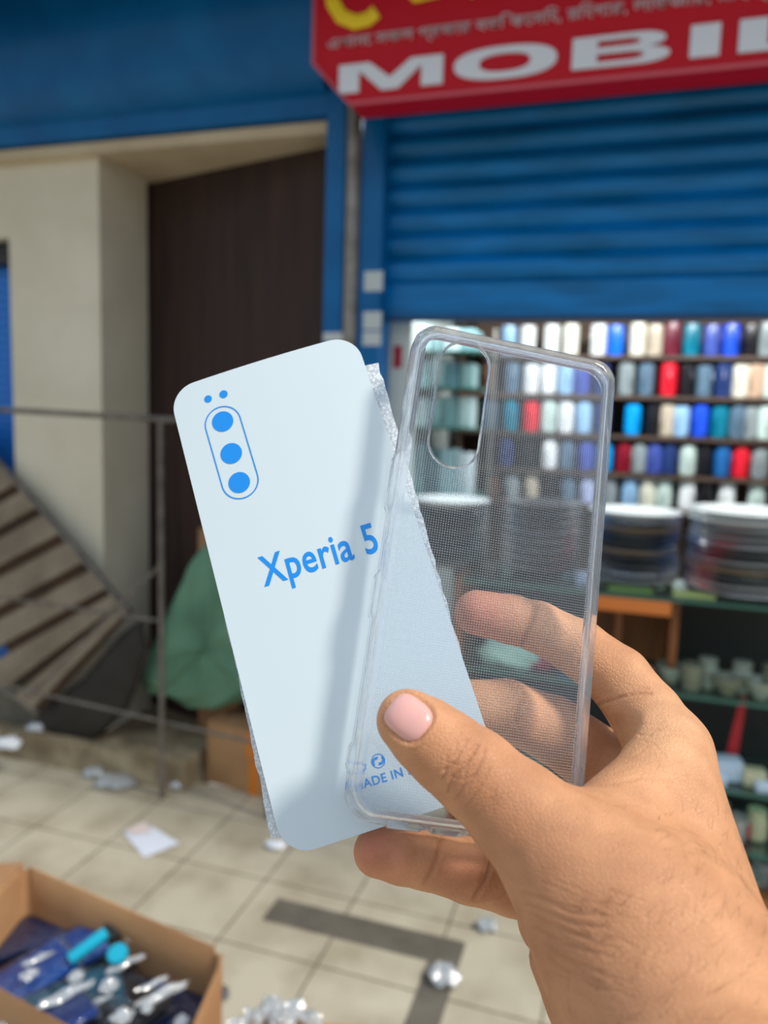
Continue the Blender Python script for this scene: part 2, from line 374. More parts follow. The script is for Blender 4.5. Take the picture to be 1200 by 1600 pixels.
# unseen canopy added above the frame to keep sun off the shop fronts
struct(obj('shade_canopy', slab(bmesh.new(), [(-5, 1.95, 2.95), (8, 1.95, 2.95), (8, YF+.2, zb+1.6), (-5, YF+.2, zb+1.6)], .05, Vector((0, 0, 1))), m_steel), 'sloping metal canopy added out of view to shade the shop fronts')
struct(boxo('wall_front', -4.5, 3.3, YF+.21, YF+.3, zb+1.0, zb+1.6, m_blue))

# ------------------------------------------------------------------ mug shelves
MUG = {'ivory': (240, 238, 222), 'white': (236, 238, 238), 'cream': (226, 222, 204), 'beige': (190, 176, 156), 'blue': (10, 110, 235), 'royal blue': (30, 80, 215),
 'sky blue': (0, 160, 240), 'pale blue': (150, 190, 225), 'navy': (34, 56, 110), 'indigo': (66, 84, 165), 'teal': (0, 120, 145),
 'maroon': (110, 30, 50), 'red': (225, 30, 50), 'black': (20, 20, 26), 'slate': (90, 115, 135), 'grey': (140, 150, 152),
 'brown': (92, 66, 50), 'tan': (196, 165, 140), 'mint': (198, 216, 208), 'dark red': (140, 12, 36), 'lavender': (176, 184, 220), 'steel blue': (30, 100, 165)}
mm = {k: principled(k.replace(' ', '_')+'_glaze', srgb(*v), .22) for k, v in MUG.items()}
rows = [
 (557, 'top', [(862, 'white'), (892, 'ivory'), (935, 'white'), (962, 'blue'), (996, 'cream'), (1023, 'beige'), (1050, 'maroon'), (1080, 'teal'), (1112, 'indigo'), (1142, 'royal blue'), (1172, 'black'), (1198, 'grey'), (795, 'pale blue'), (825, 'white')]),
 (620, 'second', [(765, 'brown'), (800, 'slate'), (830, 'white'), (857, 'white'), (884, 'pale blue'), (910, 'indigo'), (940, 'navy'), (978, 'grey'), (1009, 'slate'), (1044, 'red'), (1074, 'black'), (1100, 'slate'), (1130, 'navy'), (1157, 'cream'), (1181, 'tan'), (1205, 'mint')]),
 (683, 'third', [(765, 'slate'), (797, 'teal'), (829, 'red'), (857, 'mint'), (884, 'white'), (912, 'pale blue'), (942, 'navy'), (988, 'sky blue'), (1020, 'black'), (1042, 'beige'), (1064, 'pale blue'), (1094, 'royal blue'), (1124, 'teal'), (1152, 'slate'), (1173, 'grey'), (1195, 'mint')]),
 (743, 'fourth', [(790, 'navy'), (825, 'black'), (858, 'white'), (886, 'slate'), (915, 'indigo'), (944, 'sky blue'), (974, 'dark red'), (998, 'grey'), (1022, 'indigo'), (1045, 'navy'), (1074, 'mint'), (1100, 'black'), (1128, 'steel blue'), (1157, 'red'), (1187, 'grey')]),
 (797, 'fifth', [(770, 'brown'), (800, 'grey'), (830, 'beige'), (860, 'black'), (888, 'slate'), (918, 'lavender'), (952, 'grey'), (983, 'pale blue'), (1011, 'cream'), (1037, 'mint'), (1073, 'white'), (1102, 'black'), (1135, 'white'), (1182, 'mint')])]
def mug_proto():
    root = thing('mug', 'x', 'mug', (0, 0, 0))
    R, H = .0365, .145
    prof = [(0, 0), (R*.8, 0), (R*.93, .006), (R, .02), (R, H-.006), (R*.985, H), (R*.93, H), (R*.9, H-.01), (R*.9, .012), (0, .010)]
    b = obj('mug_body', lathe(bmesh.new(), prof, 24), mm['white'], root)
    hp = [(R*.95+.0, 0, H*.78), (R+.016, 0, H*.76), (R+.021, 0, H*.55), (R+.016, 0, H*.32), (R*.95, 0, H*.27)]
    hd = obj('handle', tube(bmesh.new(), hp, .005, 8), mm['white'], root)
    return root
proto = mug_proto(); first = True; YM = 3.78
sr = thing('mug_shelf_unit', 'dark wooden wall shelf unit carrying rows of coloured mugs', 'shelf', (0, YM, 0))
zrow = []
for (py, rn, items) in rows:
    zsf = at(1060, py, Y=YM-.05).z; zrow.append(zsf)
    xa = at(728, py, Y=YM).x
    rel(boxo('shelf_board', xa, 1.9, YM-.09, YB-.005, zsf-.016, zsf, m_shopwood, sr), sr)
    items = sorted(items)
    for i, (px, c) in enumerate(items):
        p = at(px, py-20, Y=YM-.03)
        r = proto if first else dup(proto, (0, 0, 0)); first = False
        r.location = (p.x, YM-.03, zsf+.0005); r.rotation_euler = (0, 0, random.uniform(-2.1, -1.0)); 
        s = random.uniform(.94, 1.03)*(1.0 if zsf > 1.4 else .97); r.scale = (1, 1, s)
        for ch in r.children:
            ch.data = ch.data if c == 'white' else ch.data
            ch.material_slots[0].link = 'OBJECT'; ch.material_slots[0].material = mm[c]
        pv = items[i-1][1] if i else None; nx = items[i+1][1] if i+1 < len(items) else None
        near = f'between the {pv} and {nx} ones' if pv and nx else (f'at the right end beside the {pv} one' if pv else f'at the left end beside the {nx} one')
        tag(r, f'{c} mug on the {rn} mug shelf, {near}', 'mug', f'mugs on the {rn} shelf')
xa = at(728, 600, Y=YM).x
for xx in (xa, 1.9):
    rel(boxo('side_panel', xx-.012, xx, YM-.09, YB-.005, zrow[-1]-.016, zrow[0]+.2, m_shopwood, sr), sr)

# left glass shelves with pale boxes
gs = thing('glass_shelf_unit', 'green glass shelves stacked with pale boxes at the shop left', 'shelf', (0, 3.2, 0))
YL = 3.1
xg0, xg1 = at(640, 600, Y=YL).x, at(752, 600, Y=YL).x
lab = {0: 'upper', 1: 'middle', 2: 'lower', 3: 'bottom'}
pal = [srgb(160, 195, 200), srgb(120, 160, 165), srgb(190, 215, 215), srgb(90, 130, 140), srgb(206, 222, 226), srgb(140, 175, 175)]
mats_p = [principled('pale_carton_%s' % n, c, .4) for n, c in zip(['aqua', 'sea', 'ice', 'slate', 'white', 'sage'], pal)]
cn = ['aqua', 'sea green', 'ice blue', 'slate', 'white', 'sage']
for k, py in enumerate([548, 605, 668, 775]):
    zz = at(700, py, Y=YL).z
    rel(boxo('shelf_pane', xg0, xg1, YL-.02, YL+.3, zz-.008, zz, m_glassedge, gs, .001), gs)
    x = xg0+.01; i = 0
    top_h = [.10, .12, .13, .22][k]
    seq = [[2, 5, 4, 1], [0, 2, 3, 5], [4, 0, 1, 2], [1, 3, 0, 4]][k]
    for i in range(4):
        wd = (xg1-xg0-.05)/4; h = top_h*random.uniform(.8, 1)
        b = box(bmesh.new(), -wd/2+.003, wd/2-.003, -.04, .1, 0, h, .003)
        r = obj('carton', b, mats_p[seq[i]]); r.location = (x+wd/2, YL+.06+.02*(i % 2), zz+.0005); r.rotation_euler = (0, 0, random.uniform(-.06, .06))
        tag(r, f'{cn[seq[i]]} slim carton, {["leftmost","second from left","third from left","rightmost"][i]} on the {lab[k]} green glass shelf', 'box', 'pale cartons on the glass shelves'); x += wd
for xx in (xg0, xg1-.01):
    rel(boxo('side_post', xx, xx+.01, YL+.301, YL+.33, 0, at(700, 500, Y=YL).z, m_steel, gs), gs)
# white poster strip with red mark on the side of the opening
pp0, pp1 = at(603, 560, Y=YF+.10), at(642, 560, Y=YF+.10)
zA, zB = at(620, 500, Y=YF+.1).z, at(620, 700, Y=YF+.1).z
po = thing('wall_notice', 'narrow white notice board with red mark at the shop opening', 'notice', (pp0.x, YF+.1, zB))
rel(boxo('notice_board', pp0.x+.002, pp1.x, YF+.10, YF+.115, zB, zA, principled('notice_white', srgb(205, 212, 205), .6), po, .002), po)
q0, q1 = at(614, 575, Y=YF+.1), at(629, 540, Y=YF+.1)
rel(boxo('red_mark', q0.x, q1.x, YF+.098, YF+.1, q0.z, q1.z, principled('notice_red', srgb(170, 25, 50), .5), po), po)

# ------------------------------------------------------------------ display counter
YC0, YC1 = 2.40, 2.74
zt_ = at(1100, 940, Y=YC0).z; z2 = at(1120, 1092, Y=YC0).z; z3 = at(1150, 1237, Y=YC0).z; z4 = at(1180, 1335, Y=YC0).z
xc0 = at(745, 1000, Y=YC1).x; xc0 = max(xc0, xr+.02); xc1 = 1.55
ct = thing('display_counter', 'glass and brown wood display counter full of tableware', 'counter', (xc0, YC0, 0))
def cpart(name, *a, **k): return rel(boxo(name, *a, **k), ct)
for z in (zt_, z2, z3, z4):
    o = cpart('glass_shelf', xc0, xc1, YC0+.002, YC1, z-.008, z, m_glass, ct)
    cpart('glass_edge', xc0, xc1, YC0-.003, YC0+.002, z-.010, z, m_glassedge, ct)
cpart('back_board', xc0, xc1, YC1, YC1+.02, .06, zt_-.01, principled('counter_back', srgb(40, 40, 46), .6), ct)
cpart('plinth', xc0, xc1, YC0-.01, YC1, 0, .085, m_wood, ct, .003)
cpart('top_rail', at(925, 960, Y=YC0).x, at(1048, 960, Y=YC0).x, YC0-.006, YC0+.03, zt_-.055, zt_-.012, principled('orange_board', srgb(214, 120, 50), .5), ct, .003)
for px in (1052,):
    x = at(px, 1000, Y=YC0+.1).x; cpart('divider', x-.012, x+.012, YC0+.09, YC1, z2, zt_-.01, m_wood, ct)
x = at(965, 1000, Y=YC0+.15).x; cpart('divider', x-.01, x+.01, YC0+.15, YC1, z2, zt_-.01, m_wood, ct)
xq = at(1050, 1000, Y=YC1-.01).x
cpart('inner_panel', at(915, 960, Y=YC1).x, xq, YC1-.012, YC1, z2, zt_-.02, m_wood, ct)
cpart('inner_panel', xq, xc1, YC1-.012, YC1, z4, zt_-.02, principled('counter_dark', srgb(28, 26, 26), .6), ct)
cpart('side_board', xc0-.015, xc0, YC0, YC1, 0, zt_, m_wood, ct)

# plates
def plate_mesh(R, h):
    prof = [(0, 0), (R*.62, 0), (R*.66, .003), (R*.97, h-.002), (R, h), (R*.985, h+.003), (R*.93, h+.001), (R*.64, .007), (0, .006)]
    return lathe(bmesh.new(), prof, 48)
PL = {'white': (228, 232, 230), 'grey': (150, 150, 152), 'black': (26, 26, 30), 'silver': (170, 172, 176), 'tan': (150, 128, 100), 'navy': (24, 34, 58), 'charcoal': (60, 60, 64)}
pm = {k: principled(k+'_plate_glaze', srgb(*v), .2, .6 if k == 'silver' else 0) for k, v in PL.items()}
def stack(px, py0, py1, wpx, Y, seq, where):
    c = at(px, py0, Y=Y); R = wpx/2*(at(px+1, py0, Y=Y).x-at(px, py0, Y=Y).x)
    ztop_ = at(px, py1, Y=Y).z; z0 = zt_+.001; n = len(seq); st = (ztop_-z0-.018)/(n-1)
    for i, c_ in enumerate(seq):
        rr = R*random.uniform(.95, 1.0) if i < n-1 else R
        o = obj('plate', plate_mesh(rr, max(.014, min(st*1.0, .03))), pm[c_]); o.location = (c.x+random.uniform(-.003, .003), Y, z0+i*st)
        below = seq[i-1] if i else None; above = seq[i+1] if i < n-1 else None
        pos = f'topmost in {where}' if above is None else (f'bottommost in {where}' if below is None else f'{["","second","third","fourth","fifth","sixth","seventh","eighth","ninth","tenth","eleventh"][i]} from the bottom of {where}')
        tag(o, f'{c_} round plate, {pos}', 'plate', f'plates in {where}')
stack(986, 915, 800, 146, 2.60, ['grey', 'silver', 'charcoal', 'black', 'tan', 'black', 'charcoal', 'tan', 'silver', 'white'], 'the stack just right of the clear case')
stack(1156, 930, 800, 190, 2.56, ['silver', 'grey', 'charcoal', 'tan', 'grey', 'charcoal', 'silver', 'grey', 'grey', 'white', 'white'], 'the wide stack at the right edge')
stack(700, 900, 785, 118, 2.64, ['black', 'charcoal', 'navy', 'charcoal', 'black', 'navy', 'white'], 'the stack behind the case beside the card')
stack(840, 905, 790, 130, 2.62, ['navy', 'black', 'navy', 'charcoal', 'navy', 'black', 'navy', 'charcoal'], 'the dark stack behind the case middle')

# glassware and packets inside the counter
m_cup, _ = clear_mat('clear_glass_ware', (.82, .88, .86), .18, .1, .16)
def cup_proto(kind):
    if kind == 'glass_tumbler':
        prof = [(0, 0), (.024, 0), (.027, .01), (.031, .08), (.029, .08), (.025, .012), (0, .01)]
    elif kind == 'glass_bowl':
        prof = [(0, 0), (.02, 0), (.022, .006), (.04, .03), (.048, .055), (.045, .055), (.037, .032), (.018, .012), (0, .011)]
    else:
        prof = [(0, 0), (.03, 0), (.033, .006), (.033, .06), (.024, .07), (.024, .075), (.028, .078), (.028, .09), (0, .092)]
    return lathe(bmesh.new(), prof, 24)
m_jar = principled('milky_jar', srgb(150, 158, 146), .25); m_olive = principled('olive_jar', srgb(120, 124, 104), .3); m_ylid = principled('pale_yellow', srgb(200, 196, 160), .4)
m_pink = principled('pink_packet', srgb(205, 130, 125), .4); m_bw = principled('blue_white_packet', srgb(190, 208, 228), .4); m_redp = principled('red_ribbon', srgb(185, 20, 34), .5)
spots = [ (1048, 'glass_bowl', m_jar, 'milky', z2), (1078, 'glass_tumbler', m_olive, 'olive', z2), (1105, 'storage_jar', m_jar, 'milky', z2), (1135, 'glass_bowl', m_olive, 'olive', z2), (1160, 'storage_jar', m_jar, 'milky', z2), (1188, 'glass_bowl', m_jar, 'milky', z2), (1208, 'storage_jar', m_olive, 'olive', z2),
 (1125, 'storage_jar', m_jar, 'milky', z4), (1150, 'glass_tumbler', m_cup, 'clear', z4), (1185, 'storage_jar', m_ylid, 'pale yellow', z4),
 (1138, 'storage_jar', m_olive, 'olive', .085), (1172, 'glass_bowl', m_jar, 'milky', .085), (1200, 'glass_tumbler', m_cup, 'clear', .085)]
shn = {z2: 'upper', z3: 'middle', z4: 'lower', .085: 'lowest'}
orders = {}
for px, kind, mat, cn_, z in spots:
    p = at(px, 1085 if z == z2 else 1300, Y=YC0+.07); orders[z] = orders.get(z, 0)+1
    o = obj(kind, cup_proto(kind), mat); o.location = (p.x, YC0+.06+.05*(orders[z] % 2), z+.0005)
    tag(o, f'{cn_} {kind.replace("_", " ")}, number {["one","two","three","four","five","six","seven"][orders[z]-1]} from the left on the {shn[z]} counter shelf', kind.split('_')[1], 'glassware in the display counter')
def packet(px, py, Y, z, sx, sy, sz, mat, label, rz=0, name='packet'):
    p = at(px, py, Y=Y); o = obj(name, box(bmesh.new(), -sx/2, sx/2, -sy/2, sy/2, 0, sz, min(sz, sx)*.18), mat); o.location = (p.x, Y, z+.0008); o.rotation_euler = (0, 0, rz)
    tag(o, label, 'packet'); return o
packet(1000, 1035, YC0+.07, z2, .075, .05, .05, m_pink, 'pink and white packet left of the glassware on the upper counter shelf', .3)
packet(1136, 1190, YC0+.08, z3, .085, .06, .07, m_bw, 'tall blue and white packet on the middle counter shelf', .2)
packet(1122, 1215, YC0+.03, z3, .05, .04, .028, m_bw, 'small low pale packet before the tall one on the middle shelf', -.2)
packet(1180, 1190, YC0+.07, z3, .065, .05, .05, m_ylid, 'pale yellow packet at the right of the middle counter shelf', .1)
packet(1195, 1215, YC0+.03, z3, .05, .03, .03, m_bw, 'small bluish packet before the pale yellow packet', .2)
packet(1085, 918, YC0+.06, zt_, .12, .05, .012, principled('lime_packet', srgb(190, 205, 130), .4), 'flat lime green packet under the right plate stack edge', 0)
packet(985, 918, YC0+.05, zt_, .13, .04, .010, principled('green_packet', srgb(120, 160, 90), .4), 'flat leaf green packet on the counter top near the case', .05)
packet(1160, 1290, YC0+.1, z4, .05, .04, .05, m_redp, 'small red box between jars on the lower counter shelf', .05)
p = at(1150, 1130, Y=YC0+.13)
o = obj('ribbon', slab(bmesh.new(), [(p.x-.028, p.y, z3+.002), (p.x+.008, p.y, z3+.002), (p.x+.03, p.y+.03, z2-.012), (p.x+.012, p.y+.03, z2-.012)], .006), m_redp)
tag(o, 'red ribbon hanging below the upper glass shelf of the counter', 'ribbon')
# teal and pale cloth heap seen between the fingers
for (px, py, s, mat, lb) in [(800, 1010, .11, principled('pale_green_cloth', srgb(170, 205, 190), .7), 'pale green folded cloth bundle seen between the two fingers through case'),
                              (900, 1085, .06, principled('bright_blue_cup', srgb(20, 130, 220), .3), 'bright blue small tub low behind the case right edge'),
                              (835, 1075, .07, principled('crimson_tub', srgb(150, 25, 55), .4), 'crimson small tub beside the bright blue one in counter')]:
    Yc = YC0+.1; p = at(px, py, Y=Yc)
    bm = bmesh.new(); bmesh.ops.create_icosphere(bm, subdivisions=3, radius=1)
    for v in bm.verts:
        k = 1+.12*math.sin(v.co.x*5+v.co.z*7)*math.cos(v.co.y*4)
        v.co = Vector((v.co.x*s*k, v.co.y*s*.5*k, max(-.4, v.co.z)*s*.55*k))
    mnz = min(v.co.z for v in bm.verts)
    o = obj('cloth_bundle' if 'cloth' in lb else 'small_tub', bm, mat); o.location = (p.x, Yc, z2+.001-mnz)
    tag(o, lb, 'cloth' if 'cloth' in lb else 'tub')

# ------------------------------------------------------------------ railing and slatted ramp on the left
rl = thing('metal_railing', 'thin grey iron railing standing before the dark alcove', 'railing', (0, 0, 0))
YR = 2.46
def rp(px, py, Y=YR): return at(px, py, Y=Y)
a, b = rp(255, 655), rp(0, 640); d = (b-a)
obj('top_rail', tube(bmesh.new(), [a+Vector((.47, 0, 0)), a, b, b+d*.8], .011), m_rail, rl)
xp = (rp(252, 900)).x
obj('post', tube(bmesh.new(), [(xp, YR, a.z), (xp, YR, 0.0)], .0105), m_rail, rl)
obj('post', tube(bmesh.new(), [(xp+.455, YR, a.z), (xp+.455, YR, 0.0)], .0105), m_rail, rl)
obj('post', tube(bmesh.new(), [(xp-1.1, YR, a.z), (xp-1.1, YR, 0.0)], .0105), m_rail, rl)
obj('brace', tube(bmesh.new(), [rp(252, 882), rp(40, 1092)], .007), m_rail, rl)
q = rp(250, 970); obj('cross_bar', tube(bmesh.new(), [(xp, YR, q.z), (xp-1.1, YR, q.z+.02)], .006), m_rail, rl)
q = rp(250, 1128); obj('cross_bar', tube(bmesh.new(), [(xp+.455, YR, q.z-.02), (xp-1.1, YR, q.z+.06)], .006), m_rail, rl)

rs = thing('slatted_ramp', 'grey brown slatted wooden ramp leaning at the far left', 'ramp', (0, 0, 0))
m_slat = noisy('weathered_slat', srgb(118, 104, 88), srgb(142, 128, 110), 6, .8)
m_slatd = noisy('dark_brown_board', srgb(58, 40, 26), srgb(74, 52, 34), 6, .8)
Rr = [(-90, 620), (-50, 663), (-12, 703), (25, 742), (62, 784), (100, 826), (142, 872), (185, 920), (198, 935)]
Lr = [(-420, 800), (-420, 840), (-420, 885), (-400, 935), (-370, 985), (-320, 1035), (-200, 1085), (30, 1075), (62, 1105)]
YRr = [2.62]*9; YLr = [2.40, 2.40, 2.40, 2.40, 2.40, 2.41, 2.44, 2.54, 2.54]
YRr = [2.585]*9
Rp = [at(x, y, Y=Y) for (x, y), Y in zip(Rr, YRr)]
# one inclined plane through the far edge; slats reach back towards the viewer
n1 = (Rp[8]-Rp[0]).normalized(); side = Vector((0, -.12, -1)).normalized()
nrm = Vector((0, -1, .10)).normalized()
def on_ramp(px, py):
    dd = ray(px, py); t = (Vector((0, 2.56, .6))-CAM).dot(nrm)/dd.dot(nrm); return CAM+dd*t
rampq = [on_ramp(-90, 620), on_ramp(205, 940), on_ramp(60, 1108), on_ramp(-330, 760)]
Lw = [(-160, 690), (-140, 740), (-120, 795), (-110, 845), (-105, 895), (-100, 950), (-80, 1005), (-40, 1045), (20, 1085), (62, 1112)]
Rw = [(-60, 655), (-30, 688), (5, 722), (38, 762), (70, 798), (104, 842), (145, 885), (178, 925), (196, 945), (205, 955)]
for k in range(len(Lw)-1):
    A_, B_ = on_ramp(*Lw[k]), on_ramp(*Rw[k]); C_, D_ = on_ramp(*Rw[k+1]), on_ramp(*Lw[k+1])
    A2, B2 = A_.lerp(D_, .12), B_.lerp(C_, .12); D2, C2 = A_.lerp(D_, .80), B_.lerp(C_, .80)
    obj('slat', slab(bmesh.new(), [A2, B2, C2, D2], .02, nrm), m_slat, rs)
bm = bmesh.new()
tube(bm, [on_ramp(*p)+nrm*.012 for p in (Rw[0], Rw[4], Rw[9])], .013, 8); obj('side_rail', bm, m_rail, rs)
bm = bmesh.new(); tube(bm, [on_ramp(*p)+nrm*.012 for p in (Lw[5], Lw[7], Lw[9])], .012, 8); obj('side_rail', bm, m_rail, rs)
obj('backing_board', slab(bmesh.new(), [on_ramp(*Lw[0]), on_ramp(*Rw[0]), on_ramp(*Rw[9]), on_ramp(*Lw[9])][0:4], -.015, nrm), m_slatd, rs)

hp = [at(x, y, Y=2.60) for x, y in [(62, 1175), (60, 1112), (130, 1060), (190, 990), (222, 968), (230, 1010), (218, 1060), (200, 1110), (150, 1165)]]  # outline of a black lump that stands in for shade below the ramp
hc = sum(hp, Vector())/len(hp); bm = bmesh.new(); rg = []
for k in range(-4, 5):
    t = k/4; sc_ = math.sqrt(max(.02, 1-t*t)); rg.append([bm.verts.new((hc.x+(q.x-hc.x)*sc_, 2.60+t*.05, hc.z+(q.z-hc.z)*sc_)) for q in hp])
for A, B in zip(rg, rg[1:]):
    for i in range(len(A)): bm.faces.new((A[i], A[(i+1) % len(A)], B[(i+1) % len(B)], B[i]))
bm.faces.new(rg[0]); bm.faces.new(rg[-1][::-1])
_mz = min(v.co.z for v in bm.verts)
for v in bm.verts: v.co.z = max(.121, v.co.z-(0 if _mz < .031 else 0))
tag(obj('shade_lump', bm, noisy('shade_lump_black', srgb(34, 30, 27), srgb(48, 43, 38), 6, .7)), 'black lump put in as the shade under the slatted ramp', 'shade_lump')
cb0 = at(-80, 1080, Y=2.54); cb1 = at(48, 1080, Y=2.54)
tag(boxo('cement_block', cb0.x, cb1.x, 2.59, 2.65, .121, at(0, 1068, Y=2.54).z, noisy('cement', srgb(92, 90, 80), srgb(112, 108, 96), 8, .9), None, .006), 'grey cement block at the foot of the slatted ramp, left frame edge', 'block')
# carton with green sack on it
YCB = 2.44
p0, p1 = at(303, 1238, Z=0), at(415, 1272, Z=0)
_s = max(0, 2.485-min(p0.y, p0.y+(p1.y-p0.y)*3)); p0 = p0+Vector((0, _s, 0)); p1 = p1+Vector((0, _s, 0))
u_ = (p1-p0).normalized(); v_ = Vector((-u_.y, u_.x, 0))
if v_.y < 0: v_ = -v_
Yg = p0.y+.095; hb = at(300, 1107, Y=Yg).z
bx_ = thing('cardboard_carton', 'closed brown carton with orange tape under the green sack', 'box', p0, math.atan2(u_.y, u_.x))
Wb = .34; boxo('carton_body', 0, Wb, 0, .17, 0, hb, m_card_box, bx_, .006)
xt = (at(371, 1255, Z=0)-p0).length
boxo('tape_strip', xt-.018, xt+.022, -.0015, .0, .0, .14, m_tape, bx_)
boxo('tape_strip', xt-.03, xt+.03, -.0015, .0, hb-.11, hb, m_tape, bx_)
m_green = noisy('green_sack_weave', srgb(82, 122, 98), srgb(104, 146, 118), 5, .75, bump=1.0, bscale=7)
out = [(322, 850), (300, 880), (268, 950), (240, 1015), (222, 1060), (232, 1082), (265, 1086), (300, 1104), (340, 1108), (385, 1092), (430, 1088), (470, 1082), (475, 950), (430, 860), (370, 838)]
pts = [at(x, y, Y=Yg) for x, y in out]; cc = sum(pts, Vector())/len(pts)
bm = bmesh.new(); N = 10; rings = []
for k in range(-N, N+1):
    t = k/N; s = math.sqrt(max(0, 1-t*t))**.55; rg = []
    for i in range(len(pts)*3):
        a_, b_ = pts[i//3], pts[(i//3+1) % len(pts)]; q = a_.lerp(b_, (i % 3)/3)
        w_ = 1+.015*math.sin(i*1.7+k*.9)
        v = cc+(q-cc)*max(s, .02)*w_; rg.append(bm.verts.new((v.x, Yg+t*.075+.008*math.sin(i*.9+k), max(v.z, hb+.001))))
    rings.append(rg)
for A, B in zip(rings, rings[1:]):
    for i in range(len(A)): bm.faces.new((A[i], A[(i+1) % len(A)], B[(i+1) % len(B)], B[i]))
bm.faces.new(rings[0]); bm.faces.new(rings[-1][::-1])
bmesh.ops.subdivide_edges(bm, edges=bm.edges, cuts=1, use_grid_fill=True, smooth=0)
tag(obj('sack', bm, m_green, smooth=180), 'green woven sack slumped on top of the brown carton', 'sack')
p = at(316, 838, Y=Yg+.13)
o = obj('carton', box(bmesh.new(), -.10, .10, 0, .05, -p.z+.031, .035, .006), m_card_box); o.location = (p.x+.08, p.y, p.z)
tag(o, 'tan carton corner showing just above the green sack', 'box')

# ------------------------------------------------------------------ litter
m_lit = noisy('white_litter', srgb(205, 212, 222), srgb(230, 234, 240), 30, .5)
m_plas, _ = clear_mat('crumpled_plastic', (.9, .93, .95), .35, .12, .3, .8, 60)
def crumple(name, px, py, z, s, mat, label, cat, flat=.35, seed=0, group=None, sub=3, st=(1, 1, 1), rz=0):
    bm = bmesh.new(); bmesh.ops.create_icosphere(bm, subdivisions=sub, radius=1)
    rr = np.random.RandomState(seed); K = rr.randn(6, 3)*2.2; ph = rr.rand(6)*6
    for v in bm.verts:
        c = np.array(v.co); k = 1+.09*sum(math.sin(float(K[j]@c)*2+ph[j]) for j in range(6))
        v.co = Vector((c[0]*s*k, c[1]*s*.8*k, (c[2]+.2*math.sin(c[0]*6))*s*flat*k))
    mn = min(v.co.z for v in bm.verts)
    o = obj(name, bm, mat, smooth=25); p = at(px, py, Z=z+s*flat*.5); o.location = (p.x, p.y, z-mn+.0005); o.scale = st; o.rotation_euler[2] = rz
    tag(o, label, cat, group); return o
crumple('plastic_scrap', 12, 1165, .12, .05, m_lit, 'crumpled white wrapping litter on the step at the left frame edge', 'litter', seed=1)
crumple('plastic_scrap', 55, 1140, .12, .035, m_lit, 'small white scrap beside the larger wrapping litter at left', 'litter', seed=2)
crumple('plastic_scrap', 97, 1128, .12, .022, m_lit, 'tiny white scrap in the dark below the ramp', 'litter', seed=3)
crumple('plastic_bag', 180, 1222, 0, .075, m_plas, 'crumpled clear plastic bag on tiles at step edge', 'litter', .18, 4)
crumple('plastic_bag', 150, 1210, 0, .05, m_plas, 'small clear plastic wad left of the crumpled bag', 'litter', .3, 5)
crumple('plastic_scrap', 277, 1230, 0, .03, m_lit, 'white crumpled scrap at the foot of the railing post', 'litter', .6, 6)
crumple('plastic_scrap', 432, 1323, 0, .035, m_lit, 'flat white scrap on floor just under the card corner', 'litter', .3, 7)
crumple('plastic_bag', 695, 1530, 0, .04, m_plas, 'clear plastic wad lying on the charcoal floor strip', 'litter', .5, 8)
crumple('plastic_bag', 762, 1450, 0, .03, m_plas, 'small clear plastic wad on the tiles left of the wrist', 'litter', .5, 9)
bm = bmesh.new(); q = [at(192, 1300, Z=.004), at(225, 1340, Z=.002), at(281, 1318, Z=.006), at(238, 1292, Z=.012)]
slab(bm, q, .0012, Vector((0, 0, 1)))
tag(obj('paper_sheet', bm, principled('pale_paper', srgb(206, 212, 226), .7), smooth=0), 'pale crumpled paper sheet lying flat on the tiles', 'paper')
q = [at(193, 1298, Z=.010), at(210, 1304, Z=.010), at(236, 1300, Z=.014), at(228, 1284, Z=.018)]
tag(obj('paper_scrap', slab(bmesh.new(), q, .0012, Vector((0, 0, 1))), principled('pinkish_paper', srgb(205, 190, 186), .7), smooth=0), 'pinkish paper scrap overlapping the pale sheet on the tiles', 'paper')

# ------------------------------------------------------------------ open carton with packs bottom left
ZR = .62
c0, c1, c2 = at(38, 1352, Z=ZR), at(352, 1492, Z=ZR), at(262, 1700, Z=ZR)
c3 = c0+(c2-c1); rimpts = []
def rounded(poly, r, n=6):
    res = []
    for i in range(len(poly)):
        p, a_, b_ = poly[i], poly[i-1], poly[(i+1) % len(poly)]
        da, db = (a_-p).normalized(), (b_-p).normalized()
        for k in range(n+1):
            t = k/n; A_, B_ = p+da*r, p+db*r
            res.append((A_*(1-t)**2+p*2*t*(1-t)+B_*t*t))
    return res
ring = rounded([c0, c1, c2, c3], .022)
cen = sum(ring, Vector())/len(ring)
bm = bmesh.new(); layers = []
wob = [.006*math.sin(i*1.3)+.004*math.sin(i*2.9) for i in range(len(ring))]
for (z, off) in [(.0, 0), (ZR*.5, 0), (ZR*.9, 0), (ZR, .0), (ZR+.002, .002), (ZR, .006), (ZR*.9, .006), (.02, .006)]:
    layers.append([bm.verts.new((p.x-(p-cen).normalized().x*off, p.y-(p-cen).normalized().y*off, z+(wob[i] if z > ZR*.95 else 0))) for i, p in enumerate(ring)])
for A, B in zip(layers, layers[1:]):
    for i in range(len(A)): bm.faces.new((A[i], A[(i+1) % len(A)], B[(i+1) % len(A)], B[i]))
bm.faces.new(layers[-1]); bm.faces.new(layers[0][::-1])
cb = thing('open_carton', 'large open brown carton full of packed phone cases', 'box', (cen.x, cen.y, 0))
rel(obj('carton_wall', bm, m_card_box, cb, smooth=50), cb)
